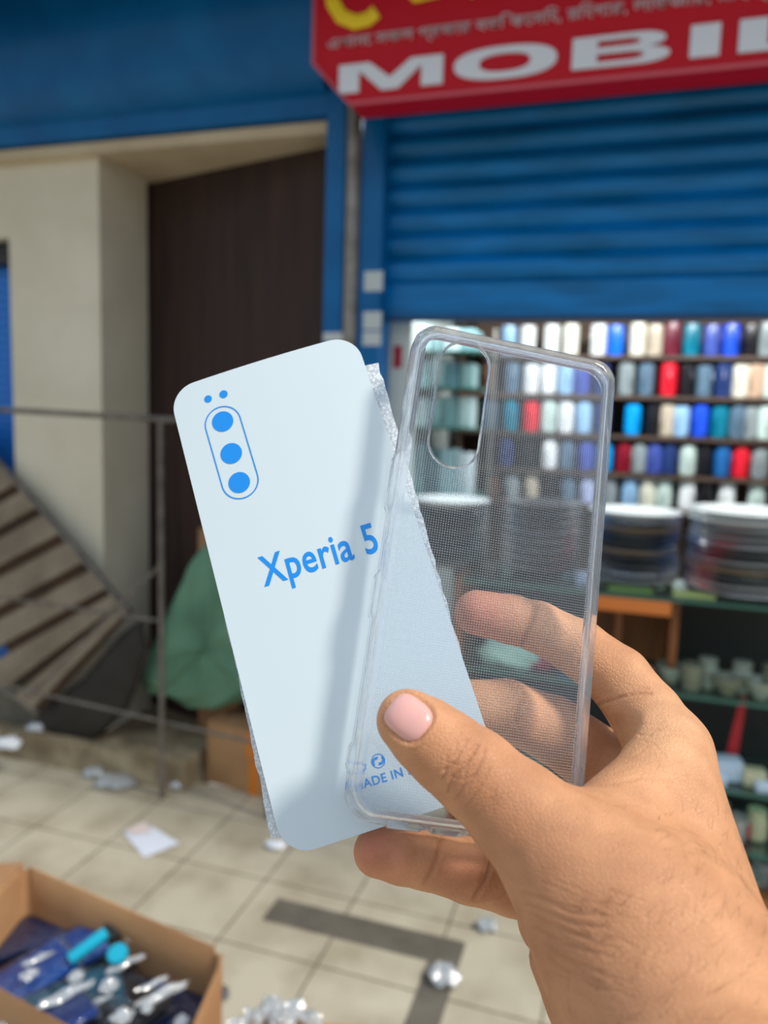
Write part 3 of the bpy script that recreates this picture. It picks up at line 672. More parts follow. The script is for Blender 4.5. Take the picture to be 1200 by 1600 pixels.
# folded flap at the back left corner
fl0, fl1 = c0.lerp(c1, .0), c0.lerp(c3, .25)
bm = bmesh.new(); slab(bm, [c0+Vector((0, 0, 0)), c3, c3+Vector((-.16, .02, -.05)), c0+Vector((-.17, -.02, -.03))], .006, Vector((0, 0, 1)))
rel(obj('carton_flap', bm, m_card_box, cb, smooth=0), cb)
m_fill = principled('dark_box_inside', (.02, .02, .025), .8)
ZP = ZR-.085
pk_cols = {'navy': (18, 44, 92), 'blue': (24, 84, 170), 'dark teal': (10, 80, 105), 'black': (22, 24, 32), 'turquoise': (0, 160, 190), 'deep blue': (12, 60, 140)}
pkm = {k: principled(k.replace(' ', '_')+'_pack', srgb(*v), .3) for k, v in pk_cols.items()}
m_sleeve, _ = clear_mat('clear_sleeve', (.96, .98, 1), .12, .12, .0, 1.0, 60)
packs = [(28, 1466, 'navy', .0, -.2), (80, 1505, 'blue', .01, -.15), (20, 1545, 'blue', .02, .1), (150, 1530, 'black', .0, .35), (215, 1560, 'deep blue', -.01, .25),
         (95, 1580, 'dark teal', .03, -.1), (255, 1600, 'navy', .0, .3), (160, 1605, 'black', .03, .3), (40, 1615, 'deep blue', .04, 0)]
place = ['at the back left of', 'just right of the navy one in', 'at the left edge of', 'in the middle of', 'towards the right of', 'left of centre near the front of', 'at the right wall of', 'at the front centre of', 'at the front left of']
for (px, py, c, dz, rz), pl in zip(packs, place):
    zc_ = ZP+dz-.02; p = at(px, py, Z=zc_)
    r = thing('phone_case_pack', f'{c} case pack {pl} the open carton', 'packet', p, .95+rz, 'phone case packs in the open carton')
    b = boxo('pack_card', -.095, .095, -.047, .047, -.007, .007, pkm[c], r, .004)
    s_ = boxo('sleeve', -.101, .101, -.052, .052, -.010, .010, m_sleeve, r, .004)
    r.rotation_euler = (random.uniform(-.35, .35), random.uniform(-.3, .1), 1.0+rz)
for (px, py, c, s1, lb) in [(138, 1478, 'turquoise', (.034, .010, .006), 'turquoise slim strip standing up among the packs'), (184, 1491, 'turquoise', (.014, .014, .008), 'small round turquoise item beside the black one in carton')]:
    p = at(px, py, Z=ZP+.05)
    if 'round' in lb: o = obj('round_tin', lathe(bmesh.new(), [(0, -.006), (.016, -.006), (.018, 0), (.016, .006), (0, .008)], 24), pkm[c])
    else: o = obj('plastic_strip', box(bmesh.new(), -s1[0], s1[0], -s1[1], s1[1], -s1[2], s1[2], .004), pkm[c])
    o.location = p; o.rotation_euler = (.3, -.35, 1.0); tag(o, lb, 'accessory')
o = obj('round_tin', lathe(bmesh.new(), [(0, -.006), (.02, -.006), (.022, 0), (.02, .006), (0, .008)], 24), m_black); o.location = at(180, 1450, Z=ZP+.04); o.rotation_euler = (.7, 0, 0)
tag(o, 'small round black item at the back of the open carton', 'accessory')
# wads of clear wrap giving the glints
for i, (px, py) in enumerate([(60, 1500), (45, 1525), (100, 1560), (205, 1470), (195, 1510), (170, 1545), (150, 1570), (120, 1530), (250, 1560), (230, 1580), (20, 1600), (190, 1595), (240, 1540), (285, 1600)]):
    crumple('plastic_wad', px, py, ZP+.025, .009+.003*(i % 3), m_plas, ['crinkled clear wrap '][0]+['by the back navy pack', 'beside the blue pack', 'on the dark teal pack', 'near the turquoise tin', 'under the turquoise tin', 'on the middle black pack', 'below the middle black pack', 'between blue and black packs', 'on the right wall packs', 'on the right front packs', 'at the front left corner', 'at the front centre', 'above the deep blue pack', 'at the front right corner'][i], 'wrap', .5, 20+i, 'clear wraps in the open carton', 3, (1, 1, 1) if i % 2 else (2.8, .7, .9), 1.05)
# second carton with clear wrap at the bottom
zz2 = .42
d0, d1 = at(382, 1590, Z=zz2), at(575, 1603, Z=zz2)
o = obj('carton', slab(bmesh.new(), [(d0.x, d0.y, 0), (d1.x, d1.y, 0), (d1.x+.06, d1.y-.3, 0), (d0.x+.06, d0.y-.3, 0)], zz2, Vector((0, 0, 1))), m_card_box)
tag(o, 'low brown carton at the bottom frame edge right of the open one', 'box')
for i, (px, py, s) in enumerate([(395, 1592, .020), (425, 1580, .024), (460, 1582, .022), (440, 1598, .022), (485, 1596, .02), (370, 1600, .016)]):
    crumple('plastic_wad', px, py+8, zz2+.0, s, m_plas, 'crinkled clear wrap heaped on the low carton, '+['far left one', 'left of the tallest', 'right of the tallest', 'front centre one', 'rightmost one', 'at the left corner'][i], 'wrap', .8, 50+i, 'clear wraps on the low carton')

# ================================================================== foreground: card, foam, case
def pose(rv, t, scale=1.0):
    th = np.array(rv); a = np.linalg.norm(th); k = th/a
    K = np.array([[0, -k[2], k[1]], [k[2], 0, -k[0]], [-k[1], k[0], 0]])
    Rm = np.eye(3)+math.sin(a)*K+(1-math.cos(a))*K@K
    return Rm, np.array(t)*scale
def onpose(ps, px, py, off=0.0):           # pixel -> local mm on the pose plane (offset along local z)
    Rm, t = ps; n = Rm[:, 2]; o = t+n*off; d = np.array([(px-600)/F_PX, (800-py)/F_PX, -1.0])
    s = (o@n)/(d@n); return ((d*s-o)@Rm)[:2]
def pw(ps, pts):                           # local mm -> world
    Rm, t = ps; return cam2world(np.asarray(pts)@Rm.T+t)
CARD_SC = 1.037
PC = pose([-.2736, -.0182, .3055], [-19.7645, -19.1888, -246.43], CARD_SC)
PW_, PH_ = 68*CARD_SC, 157*CARD_SC
PK = pose([-.2378, .1380, -.1633], [35.4945, -18.2589, -246.676]); KW, KH = 73.0, 162.0
def bow(u, v): return -1.6*(u/(PW_/2))**2*(.5+.5*v/(PH_/2)) if True else 0
def rrect(W, H, r, n=10, step=4.0):
    pts = []
    for cx, cy, a0 in [(W/2-r, H/2-r, 0), (-W/2+r, H/2-r, 90), (-W/2+r, -H/2+r, 180), (W/2-r, -H/2+r, 270)]:
        for k in range(n+1):
            a = math.radians(a0+90*k/n); pts.append((cx+r*math.cos(a), cy+r*math.sin(a)))
    res = []
    for i in range(len(pts)):
        a, b = np.array(pts[i]), np.array(pts[(i+1) % len(pts)]); L = np.linalg.norm(b-a); m = max(1, int(L/step))
        for k in range(m): res.append(tuple(a+(b-a)*k/m))
    return res
def sheet(name, W, H, r, thick, ps, mat, parent, zf=lambda u, v: 0, z0=0.0, edge=lambda u, v: 0, rings=14):
    out = rrect(W, H, r); vs = []; fs = []; n = len(out); layers = []
    def pt(u, v, top): return (u, v, z0+zf(u, v)-(0 if top else thick))
    idx = []
    for top in (1, 0):
        lay = []
        for j in range(rings):
            s = 1-j/rings
            lay.append([len(vs)+i for i in range(n)])
            for (u, v) in out:
                e_ = edge(u, v) if j == 0 else 0
                vs.append(pt(u*s*(1+e_), v*s*(1+e_), top))
        c = len(vs); vs.append(pt(0, 0, top)); idx.append((lay, c))
    for (lay, c), top in zip(idx, (1, 0)):
        for A, B in zip(lay, lay[1:]):
            for i in range(n): fs.append((A[i], A[(i+1) % n], B[(i+1) % n], B[i]))
        for i in range(n): fs.append((lay[-1][i], lay[-1][(i+1) % n], c))
    A, B = idx[0][0][0], idx[1][0][0]
    for i in range(n): fs.append((A[i], B[i], B[(i+1) % n], A[(i+1) % n]))
    return raw(name, pw(ps, vs), fs, mat, parent, 50)
m_paper = principled('glossy_white_card', srgb(206, 219, 226), .28)
m_print = principled('blue_print', srgb(0, 138, 230), .4)
cardo = tag(bpy.data.objects.new('printed_card', None), 'white rounded card printed in blue with three camera dots, held behind the case', 'card'); C.objects.link(cardo)
sheet('card_panel', PW_, PH_, 9.5, .45, PC, m_paper, cardo, bow)
def cardz(u, v): return bow(u, v)+.12
def on_card(name, poly_or_me, mat=m_print):
    me = poly_or_me; a = co_of(me); v = [(x, y, cardz(x, y)) for x, y, _ in a]; set_co(me, pw(PC, v)); return link(name, me, mat, cardo, 0)
def disc(px, py, rpx, name='camera_dot'):
    c = onpose(PC, px, py); r = np.linalg.norm(onpose(PC, px+rpx, py)-c)
    me = bpy.data.meshes.new(name); n = 32
    me.from_pydata([(c[0], c[1], 0)]+[(c[0]+r*math.cos(2*math.pi*k/n), c[1]+r*math.sin(2*math.pi*k/n), 0) for k in range(n)], [], [(0, k+1, (k+1) % n+1) for k in range(n)])
    on_card(name, me)
for p_ in [(347.5, 658, 16.8), (361, 708, 17), (373.5, 753.5, 17), (324.5, 622.5, 6), (349, 615.5, 6.5)]: disc(*p_)
def stadium(c1_, c2_, r, n=18):
    c1_, c2_ = np.array(c1_), np.array(c2_); d = (c2_-c1_)/np.linalg.norm(c2_-c1_); a0 = math.atan2(d[1], d[0])
    return [c2_+r*np.array([math.cos(a0-math.pi/2+math.pi*k/n), math.sin(a0-math.pi/2+math.pi*k/n)]) for k in range(n+1)]+[c1_+r*np.array([math.cos(a0+math.pi/2+math.pi*k/n), math.sin(a0+math.pi/2+math.pi*k/n)]) for k in range(n+1)]
ca, cb_ = onpose(PC, 348, 661), onpose(PC, 374.5, 751); rr_ = np.linalg.norm(onpose(PC, 348+29, 661)-ca)
o1 = stadium(ca, cb_, rr_); o2 = stadium(ca, cb_, rr_-.45); n = len(o1)
me = bpy.data.meshes.new('camera_outline'); me.from_pydata([(p[0], p[1], 0) for p in o1+o2], [], [(i, (i+1) % n, n+(i+1) % n, n+i) for i in range(n)]); on_card('camera_outline', me)
def card_text(txt, pl, pr_, ptop, offset, cap='X', name='lettering', spacing=1.0):
    me = text_mesh(txt, offset, 0, spacing); a = co_of(me); mr = text_mesh(cap, offset, 0); ar = co_of(mr); bpy.data.meshes.remove(mr)
    L, R, T = onpose(PC, *pl), onpose(PC, *pr_), onpose(PC, *ptop)
    ux = (R-L); uy = np.array([-ux[1], ux[0]])/np.linalg.norm(ux); h = (T-L)@uy
    s = (a[:, 0]-a[:, 0].min())/(a[:, 0].max()-a[:, 0].min()); tt = (a[:, 1]-ar[:, 1].min())/(ar[:, 1].max()-ar[:, 1].min())*h
    sk = (T-L-uy*h)*0
    v = L[None]+s[:, None]*ux[None]+tt[:, None]*uy[None]; set_co(me, np.c_[v, np.zeros(len(v))]); return on_card(name, me)
card_text('Xperia 5', (413, 917), (594, 861), (402, 871), .014, spacing=1.06)
card_text('MADE IN PRC', (556, 1236), (672, 1200), (553, 1222), .012, 'M', spacing=1.08)
def ring_mark(px, py, r1, r2, a0, a1, name):
    c = onpose(PC, px, py); k_ = np.linalg.norm(onpose(PC, px+1, py)-c); n = 24; vs = []
    for k in range(n+1):
        a = math.radians(a0+(a1-a0)*k/n); vs += [(c[0]+k_*r1*math.cos(a), c[1]+k_*r1*math.sin(a), 0), (c[0]+k_*r2*math.cos(a), c[1]+k_*r2*math.sin(a), 0)]
    me = bpy.data.meshes.new(name); me.from_pydata(vs, [], [(2*k, 2*k+1, 2*k+3, 2*k+2) for k in range(n)]); on_card(name, me)
ring_mark(591, 1189, 11, 9.6, 0, 360, 'round_mark')
ring_mark(589, 1191, 8, 4, 60, 215, 'round_mark'); ring_mark(593, 1187, 8, 4, 240, 395, 'round_mark')
for a in (90, 210, 330): ring_mark(563, 1199, 9, 6.2, a-48, a+30, 'recycling_mark')
for a in (35, 155, 275): ring_mark(563, 1199, 10.8, 4.6, a+88, a+92, 'recycling_mark')
ring_mark(624, 1181, 6, 4.2, 60, 300, 'round_mark')

# foam pouch behind the card
def foam_mat():
    m, nt = clear_mat('foam_sheet', (.86, .9, .92), .06, .3, .5)
    t = nt.nodes.new('ShaderNodeTexCoord'); v = nt.nodes.new('ShaderNodeTexVoronoi'); v.inputs['Scale'].default_value = 900
    r = nt.nodes.new('ShaderNodeMapRange'); r.inputs[1].default_value = .1; r.inputs[2].default_value = .7; r.inputs[3].default_value = .95; r.inputs[4].default_value = .45
    nt.links.new(t.outputs['Object'], v.inputs['Vector']); nt.links.new(v.outputs['Distance'], r.inputs[0])
    mix = [n for n in nt.nodes if n.type == 'MIX_SHADER'][1]; nt.links.new(r.outputs[0], mix.inputs[0])
    return m
fq = [onpose(PC, *p, off=-2.5) for p in [(283, 640), (590, 563), (772, 1200), (424, 1311)]]
W_, H_ = 24, 40; vs = []; fs = []
rj = np.random.RandomState(5)
for sgn in (0, 1):
    for j in range(H_+1):
        for i in range(W_+1):
            s, t = i/W_, j/H_; p = (fq[0]*(1-s)+fq[1]*s)*(1-t)+(fq[3]*(1-s)+fq[2]*s)*t
            if i in (0, W_) or j in (0, H_): p = p+(rj.rand(2)-.5)*.7 if sgn == 0 else np.array(vs[j*(W_+1)+i][:2])
            vs.append((p[0], p[1], -2.6+bow(*p)*1.0-.25*math.sin(j*1.1+i*.8)-(.9 if sgn else 0)))
o_ = (W_+1)*(H_+1)
for j in range(H_):
    for i in range(W_):
        a = j*(W_+1)+i; fs += [(a, a+1, a+W_+2, a+W_+1), (o_+a, o_+a+W_+1, o_+a+W_+2, o_+a+1)]
for i in range(W_): fs += [(i, i+o_, i+1+o_, i+1), (H_*(W_+1)+i, H_*(W_+1)+i+1, H_*(W_+1)+i+1+o_, H_*(W_+1)+i+o_)]
for j in range(H_): fs += [(j*(W_+1), (j+1)*(W_+1), (j+1)*(W_+1)+o_, j*(W_+1)+o_), (j*(W_+1)+W_, j*(W_+1)+W_+o_, (j+1)*(W_+1)+W_+o_, (j+1)*(W_+1)+W_)]
tag(raw('foam_sheet', pw(PC, vs), fs, foam_mat(), None, 0), 'thin translucent white foam sheet sticking out behind the printed card', 'packing foam')

# ------------------------------------------------------------------ clear case
caseo = tag(bpy.data.objects.new('phone_case', None), 'clear transparent phone case with oval camera cutout, pinched in the hand', 'phone case'); C.objects.link(caseo)
def plate_mat():
    m, nt = clear_mat('clear_back_panel', (.965, .982, 1.0), .012, .05, .01, fres=.16)
    N = nt.nodes; L = nt.links
    t = N.new('ShaderNodeUVMap'); mp = N.new('ShaderNodeVectorMath'); mp.operation = 'SCALE'; mp.inputs['Scale'].default_value = 1/.82
    fr_ = N.new('ShaderNodeVectorMath'); fr_.operation = 'FRACTION'; sb = N.new('ShaderNodeVectorMath'); sb.operation = 'SUBTRACT'; sb.inputs[1].default_value = (.5, .5, 0)
    ln = N.new('ShaderNodeVectorMath'); ln.operation = 'LENGTH'; r = N.new('ShaderNodeMapRange')
    r.inputs[1].default_value = .14; r.inputs[2].default_value = .34; r.inputs[3].default_value = .17; r.inputs[4].default_value = .012
    L.new(t.outputs[0], mp.inputs[0]); L.new(mp.outputs[0], fr_.inputs[0]); L.new(fr_.outputs[0], sb.inputs[0]); L.new(sb.outputs[0], ln.inputs[0]); L.new(ln.outputs['Value'], r.inputs[0])
    mix = [n for n in N if n.type == 'MIX_SHADER'][1]; L.new(r.outputs[0], mix.inputs[0])
    return m
# back panel with a real hole: cells of a fine ring fill between outline and cutout
hc1, hc2 = onpose(PK, 727, 570), onpose(PK, 709.5, 691); hr = np.linalg.norm(onpose(PK, 727+38, 570)-hc1)
cu = bpy.data.curves.new('panel', 'CURVE'); cu.dimensions = '2D'; cu.fill_mode = 'BOTH'; cu.extrude = .35
for loop in (rrect(KW-5.6, KH-5.6, 7.4), [tuple(p) for p in stadium(hc1, hc2, hr)]):
    sp = cu.splines.new('POLY'); sp.points.add(len(loop)-1); sp.use_cyclic_u = True
    for q_, (x, y) in zip(sp.points, loop): q_.co = (x, y, 0, 1)
tmp = bpy.data.objects.new('panel', cu); C.objects.link(tmp)
me = bpy.data.meshes.new_from_object(tmp.evaluated_get(bpy.context.evaluated_depsgraph_get())); bpy.data.objects.remove(tmp)
a = co_of(me); uv = me.uv_layers.new(name='UVMap') if not me.uv_layers else me.uv_layers[0]
li = np.zeros(len(me.loops), np.int32); me.loops.foreach_get('vertex_index', li)
uv.data.foreach_set('uv', np.ascontiguousarray(a[li][:, :2]+200, np.float32).ravel())
a[:, 2] -= .6; set_co(me, pw(PK, a)); me.name = 'back_panel'; me.materials.clear()
link('back_panel', me, plate_mat(), caseo, 30)
m_tpu = principled('clear_flexible_plastic', (.97, .98, 1.0), .04, 0, Transmission_Weight=1.0, IOR=1.40)
m_tpu.node_tree.nodes['Principled BSDF'].inputs['Specular IOR Level'].default_value = .8
_nt = m_tpu.node_tree; _b = _nt.nodes['Principled BSDF']; _o = _nt.nodes['Material Output']
_tr = _nt.nodes.new('ShaderNodeBsdfTransparent'); _df = _nt.nodes.new('ShaderNodeBsdfDiffuse'); _df.inputs[0].default_value = (.86, .92, 1, 1)
_m1 = _nt.nodes.new('ShaderNodeMixShader'); _m1.inputs[0].default_value = .28; _m2 = _nt.nodes.new('ShaderNodeMixShader'); _m2.inputs[0].default_value = .06
_nt.links.new(_b.outputs[0], _m1.inputs[1]); _nt.links.new(_tr.outputs[0], _m1.inputs[2]); _nt.links.new(_m1.outputs[0], _m2.inputs[1]); _nt.links.new(_df.outputs[0], _m2.inputs[2]); _nt.links.new(_m2.outputs[0], _o.inputs[0])
def sweep(path, prof_fn, name, mat, parent, ps):
    n = len(path); P2 = np.array(path); vs = []; m = None
    for i in range(n):
        t = P2[(i+1) % n]-P2[i-1]; t /= np.linalg.norm(t); nr = np.array([t[1], -t[0]])
        pf = prof_fn(i/n, P2[i]); m = len(pf)
        for (o_, z_) in pf: vs.append((P2[i][0]+nr[0]*o_, P2[i][1]+nr[1]*o_, z_))
    fs = [(i*m+k, ((i+1) % n)*m+k, ((i+1) % n)*m+(k+1) % m, i*m+(k+1) % m) for i in range(n) for k in range(m)]
    return raw(name, pw(ps, vs), fs, mat, parent, 60)
def lk(px, py): return onpose(PK, px, py)[1]
btn = [(lk(0+622, 705), lk(612, 790)), (lk(598, 893), lk(588, 962)), (lk(548, 1165), lk(545, 1205))]
gaps_b = [(onpose(PK, 605, 1292)[0], onpose(PK, 660, 1300)[0]), (onpose(PK, 672, 1300)[0], onpose(PK, 725, 1306)[0])]
def sstep(x, a, b): t = min(1, max(0, (x-a)/(b-a))); return t*t*(3-2*t)
def rimprof(s, p):
    bump = 0.0; dip = 0.0
    if p[0] < -KW/2+3:
        for (a_, b_) in btn: bump = max(bump, .9*sstep(p[1], b_-.8, b_+.8)*(1-sstep(p[1], a_-.8, a_+.8)))
    if p[1] < -KH/2+3:
        for (a_, b_) in gaps_b: bump = max(bump, .8*sstep(p[0], a_-.6, a_+.6)*(1-sstep(p[0], b_-.6, b_+.6)))
    cx, cy = abs(p[0])-(KW/2-9), abs(p[1])-(KH/2-9)
    cb2 = .7*max(0, min(1, min(cx, cy)/4)) if cx > 0 and cy > 0 else 0
    o = bump+cb2
    return [(-4.2, -.1), (-3.2, .35), (-2.3, .35), (-1.2+o*.5, -.1), (-.45+o, -.9), (o, -2.2), (o, -3.2), (o-.5-bump*.5, -4.2), (o-.5-bump*.5, -6.6), (o, -7.4), (o-.1, -8.4), (-.7, -9.0), (-1.5, -8.9), (-2.0, -8.2), (-1.8, -7.2), (-1.7, -3.2), (-2.3, -1.8), (-3.2, -1.25), (-4.2, -1.2)]
path = rrect(KW, KH, 10, 12, 1.2)
sweep(path, rimprof, 'rim', m_tpu, caseo, PK)
hole = [tuple(p) for p in stadium(hc1, hc2, hr)]
hp2 = []
for i in range(len(hole)):
    a_, b_ = np.array(hole[i]), np.array(hole[(i+1) % len(hole)]); L = np.linalg.norm(b_-a_); m_ = max(1, int(L/1.5)); hp2 += [tuple(a_+(b_-a_)*k/m_) for k in range(m_)]
sweep(hp2, lambda s, p: [(-.35, -1.1), (-.3, .15), (.0, .35), (.4, .15), (.45, -.4), (.3, -1.1)], 'cutout_lip', m_tpu, caseo, PK)

# ================================================================== hand
G = {}
def cone(p, a, b, ra, rb):
    ba = b-a; l2 = ba@ba; rrr = ra-rb; a2 = l2-rrr*rrr; il2 = 1/l2
    pa = p-a; y = pa@ba; z = y-l2; x2 = ((pa*l2-y[..., None]*ba)**2).sum(-1)
    y2 = y*y*l2; z2_ = z*z*l2; k = np.sign(rrr)*rrr*rrr*x2
    d = (np.sqrt(x2*a2*il2)+y*rrr)*il2-ra
    c1_ = np.sign(z)*a2*z2_ > k; c2_ = np.sign(y)*a2*y2 < k
    d = np.where(c1_, np.sqrt(x2+z2_)*il2-rb, np.where(c2_, np.sqrt(x2+y2)*il2-ra, d)); return d
def smin(a, b, k): h = np.maximum(k-np.abs(a-b), 0)/k; return np.minimum(a, b)-h*h*k*.25
def chain(p, J, k=1.5):
    d = None
    for j0, j1 in zip(J, J[1:]):
        c = cone(p, cp(*j0[:3]), cp(*j1[:3]), j0[3], j1[3]); d = c if d is None else smin(d, c, k)
    return d
THUMB = [(637, 1126, 214, 8.7), (668, 1150, 213.5, 9.9), (700, 1176, 213, 10.8), (742, 1208, 211, 11.6), (812, 1272, 207, 13.4), (885, 1342, 201, 16.2), (955, 1410, 196, 20)]
INDEX = [(745, 957, 272, 7.7), (800, 968, 273, 8.5), (842, 980, 273, 8.8), (905, 1013, 270, 9.9), (966, 1060, 264, 10.9), (1010, 1118, 254, 11.6), (1043, 1175, 243, 12.6)]
MIDDLE = [(690, 1103, 266, 9.0), (790, 1108, 270, 10.2), (865, 1140, 274, 11.6), (950, 1200, 272, 12.5), (1040, 1235, 256, 13)]
RING = [(590, 1331, 240, 7.5), (628, 1336, 240, 8.3), (665, 1342, 241, 8.7), (735, 1360, 243, 9.7), (800, 1377, 246, 10.2), (880, 1400, 254, 11.5), (960, 1400, 248, 14)]
PINKY1 = [(846, 1370, 240, 10.0), (862, 1440, 238, 10.4)]
PINKY2 = [(876, 1500, 234, 9.4), (905, 1560, 230, 10.2), (950, 1650, 224, 13)]
def palm_sdf(p):
    d = cone(p, cp(1043, 1178, 242), cp(1082, 1560, 196), 12.6, 24)
    d = smin(d, cone(p, cp(885, 1345, 201), cp(1000, 1465, 194), 15.5, 24), 13)
    d = smin(d, cone(p, cp(1000, 1465, 194), cp(1085, 1610, 184), 24.0, 27.0), 13)
    d = smin(d, cone(p, cp(1085, 1610, 184), cp(1330, 2200, 120), 27, 34), 10)
    d = smin(d, cone(p, cp(930, 1315, 207), cp(1036, 1215, 232), 12.5, 12.5), 7)
    d = smin(d, cone(p, cp(1000, 1300, 250), cp(1030, 1450, 225), 15, 24), 8)
    return d
def hand_sdf(p):
    pl = palm_sdf(p)
    d = smin(pl, chain(p, THUMB, 2.5), 5)
    d = np.minimum(d, smin(pl, chain(p, INDEX, 1.6), 6))
    d = np.minimum(d, smin(pl, chain(p, MIDDLE, 2), 5))
    d = np.minimum(d, smin(pl, chain(p, RING, 1.6), 1.8))
    d = np.minimum(d, smin(pl, chain(p, PINKY1), 1.2))
    d = np.minimum(d, smin(pl, chain(p, PINKY2), 1.2))
    cv = cone(p, cp(925, 1182, 252), cp(972, 1128, 241), 8.5, 4.6); cv = smin(cv, cone(p, cp(972, 1128, 241), cp(984, 1108, 241), 4.6, 3.2), 2)
    d = -smin(-d, cv, 2.5)
    return d
def surface_nets(fn, lo, hi, h):
    nx, ny, nz = [int((b-a)/h)+2 for a, b in zip(lo, hi)]
    ax = [lo[i]+h*np.arange(n) for i, n in enumerate((nx, ny, nz))]
    D = np.empty((nx, ny, nz), np.float32)
    for i0 in range(0, nx, 16):
        for j0 in range(0, ny, 16):
            for k0 in range(0, nz, 16):
                c0_ = np.array([[ax[0][min(i0+8, nx-1)], ax[1][min(j0+8, ny-1)], ax[2][min(k0+8, nz-1)]]]); dc = float(fn(c0_)[0])
                if abs(dc) > 16*h*.95+3: D[i0:i0+16, j0:j0+16, k0:k0+16] = dc; continue
                g = np.stack(np.meshgrid(ax[0][i0:i0+16], ax[1][j0:j0+16], ax[2][k0:k0+16], indexing='ij'), -1); D[i0:i0+16, j0:j0+16, k0:k0+16] = fn(g)
    s = D < 0; corners = [(i, j, k) for i in (0, 1) for j in (0, 1) for k in (0, 1)]
    sl = lambda a, c: a[c[0]:nx-1+c[0], c[1]:ny-1+c[1], c[2]:nz-1+c[2]]
    cnt = sum(sl(s, c).astype(np.int8) for c in corners); act = (cnt > 0) & (cnt < 8)
    I = np.argwhere(act); vid = -np.ones(act.shape, np.int64); vid[act] = np.arange(len(I))
    acc = np.zeros((len(I), 3)); num = np.zeros(len(I))
    for c in corners:
        for a_ in range(3):
            if c[a_] == 0:
                c2_ = list(c); c2_[a_] = 1
                va = D[I[:, 0]+c[0], I[:, 1]+c[1], I[:, 2]+c[2]]; vb = D[I[:, 0]+c2_[0], I[:, 1]+c2_[1], I[:, 2]+c2_[2]]
                m = (va < 0) != (vb < 0); t = np.where(m, va/np.where(va == vb, 1, va-vb), 0)
                q = np.tile(np.array(c, float), (len(I), 1)); q[:, a_] += t; acc += q*m[:, None]; num += m
    V = (I+acc/num[:, None])*h+np.array(lo); Fs = []
    for a_ in range(3):
        b_, c_ = (a_+1) % 3, (a_+2) % 3
        sh0 = [slice(None)]*3; sh1 = [slice(None)]*3; sh0[a_] = slice(0, -1); sh1[a_] = slice(1, None)
        s0, s1 = s[tuple(sh0)], s[tuple(sh1)]; E_ = np.argwhere(s0 != s1)
        E_ = E_[(E_[:, b_] > 0) & (E_[:, c_] > 0) & (E_[:, b_] < D.shape[b_]-1) & (E_[:, c_] < D.shape[c_]-1)]
        fl = s0[E_[:, 0], E_[:, 1], E_[:, 2]]
        def vv(db, dc):
            q = E_.copy(); q[:, b_] -= db; q[:, c_] -= dc; return vid[q[:, 0], q[:, 1], q[:, 2]]
        qd = np.stack([vv(1, 1), vv(0, 1), vv(0, 0), vv(1, 0)], 1); qd[~fl] = qd[~fl][:, ::-1]; Fs.append(qd)
    Fc = np.concatenate(Fs); return V, Fc[(Fc >= 0).all(1)]
V, Fc = surface_nets(hand_sdf, (-22, -225, -292), (150, -20, -118), .5)
def project(V): return 600+F_PX*V[:, 0]/-V[:, 2], 800-F_PX*V[:, 1]/-V[:, 2]
def grads(V, e_=.4):
    g = np.stack([hand_sdf(V+np.eye(3)[i]*e_)-hand_sdf(V-np.eye(3)[i]*e_) for i in range(3)], -1); return g/np.linalg.norm(g, axis=1, keepdims=True)
N_ = grads(V); V = V-N_*hand_sdf(V)[:, None]
PX, PY = project(V); view = -V/np.linalg.norm(V, axis=1, keepdims=True); facing = (N_*view).sum(1)
dep = -V[:, 2]
def poly_dist(px, py, L):
    d = np.full(len(px), 1e9)
    for (x0_, y0_), (x1_, y1_) in zip(L, L[1:]):
        ex, ey = x1_-x0_, y1_-y0_; t = np.clip(((px-x0_)*ex+(py-y0_)*ey)/(ex*ex+ey*ey), 0, 1); d = np.minimum(d, np.hypot(px-x0_-t*ex, py-y0_-t*ey))
    return d
crease = np.zeros(len(V)); DISP = np.zeros(len(V))
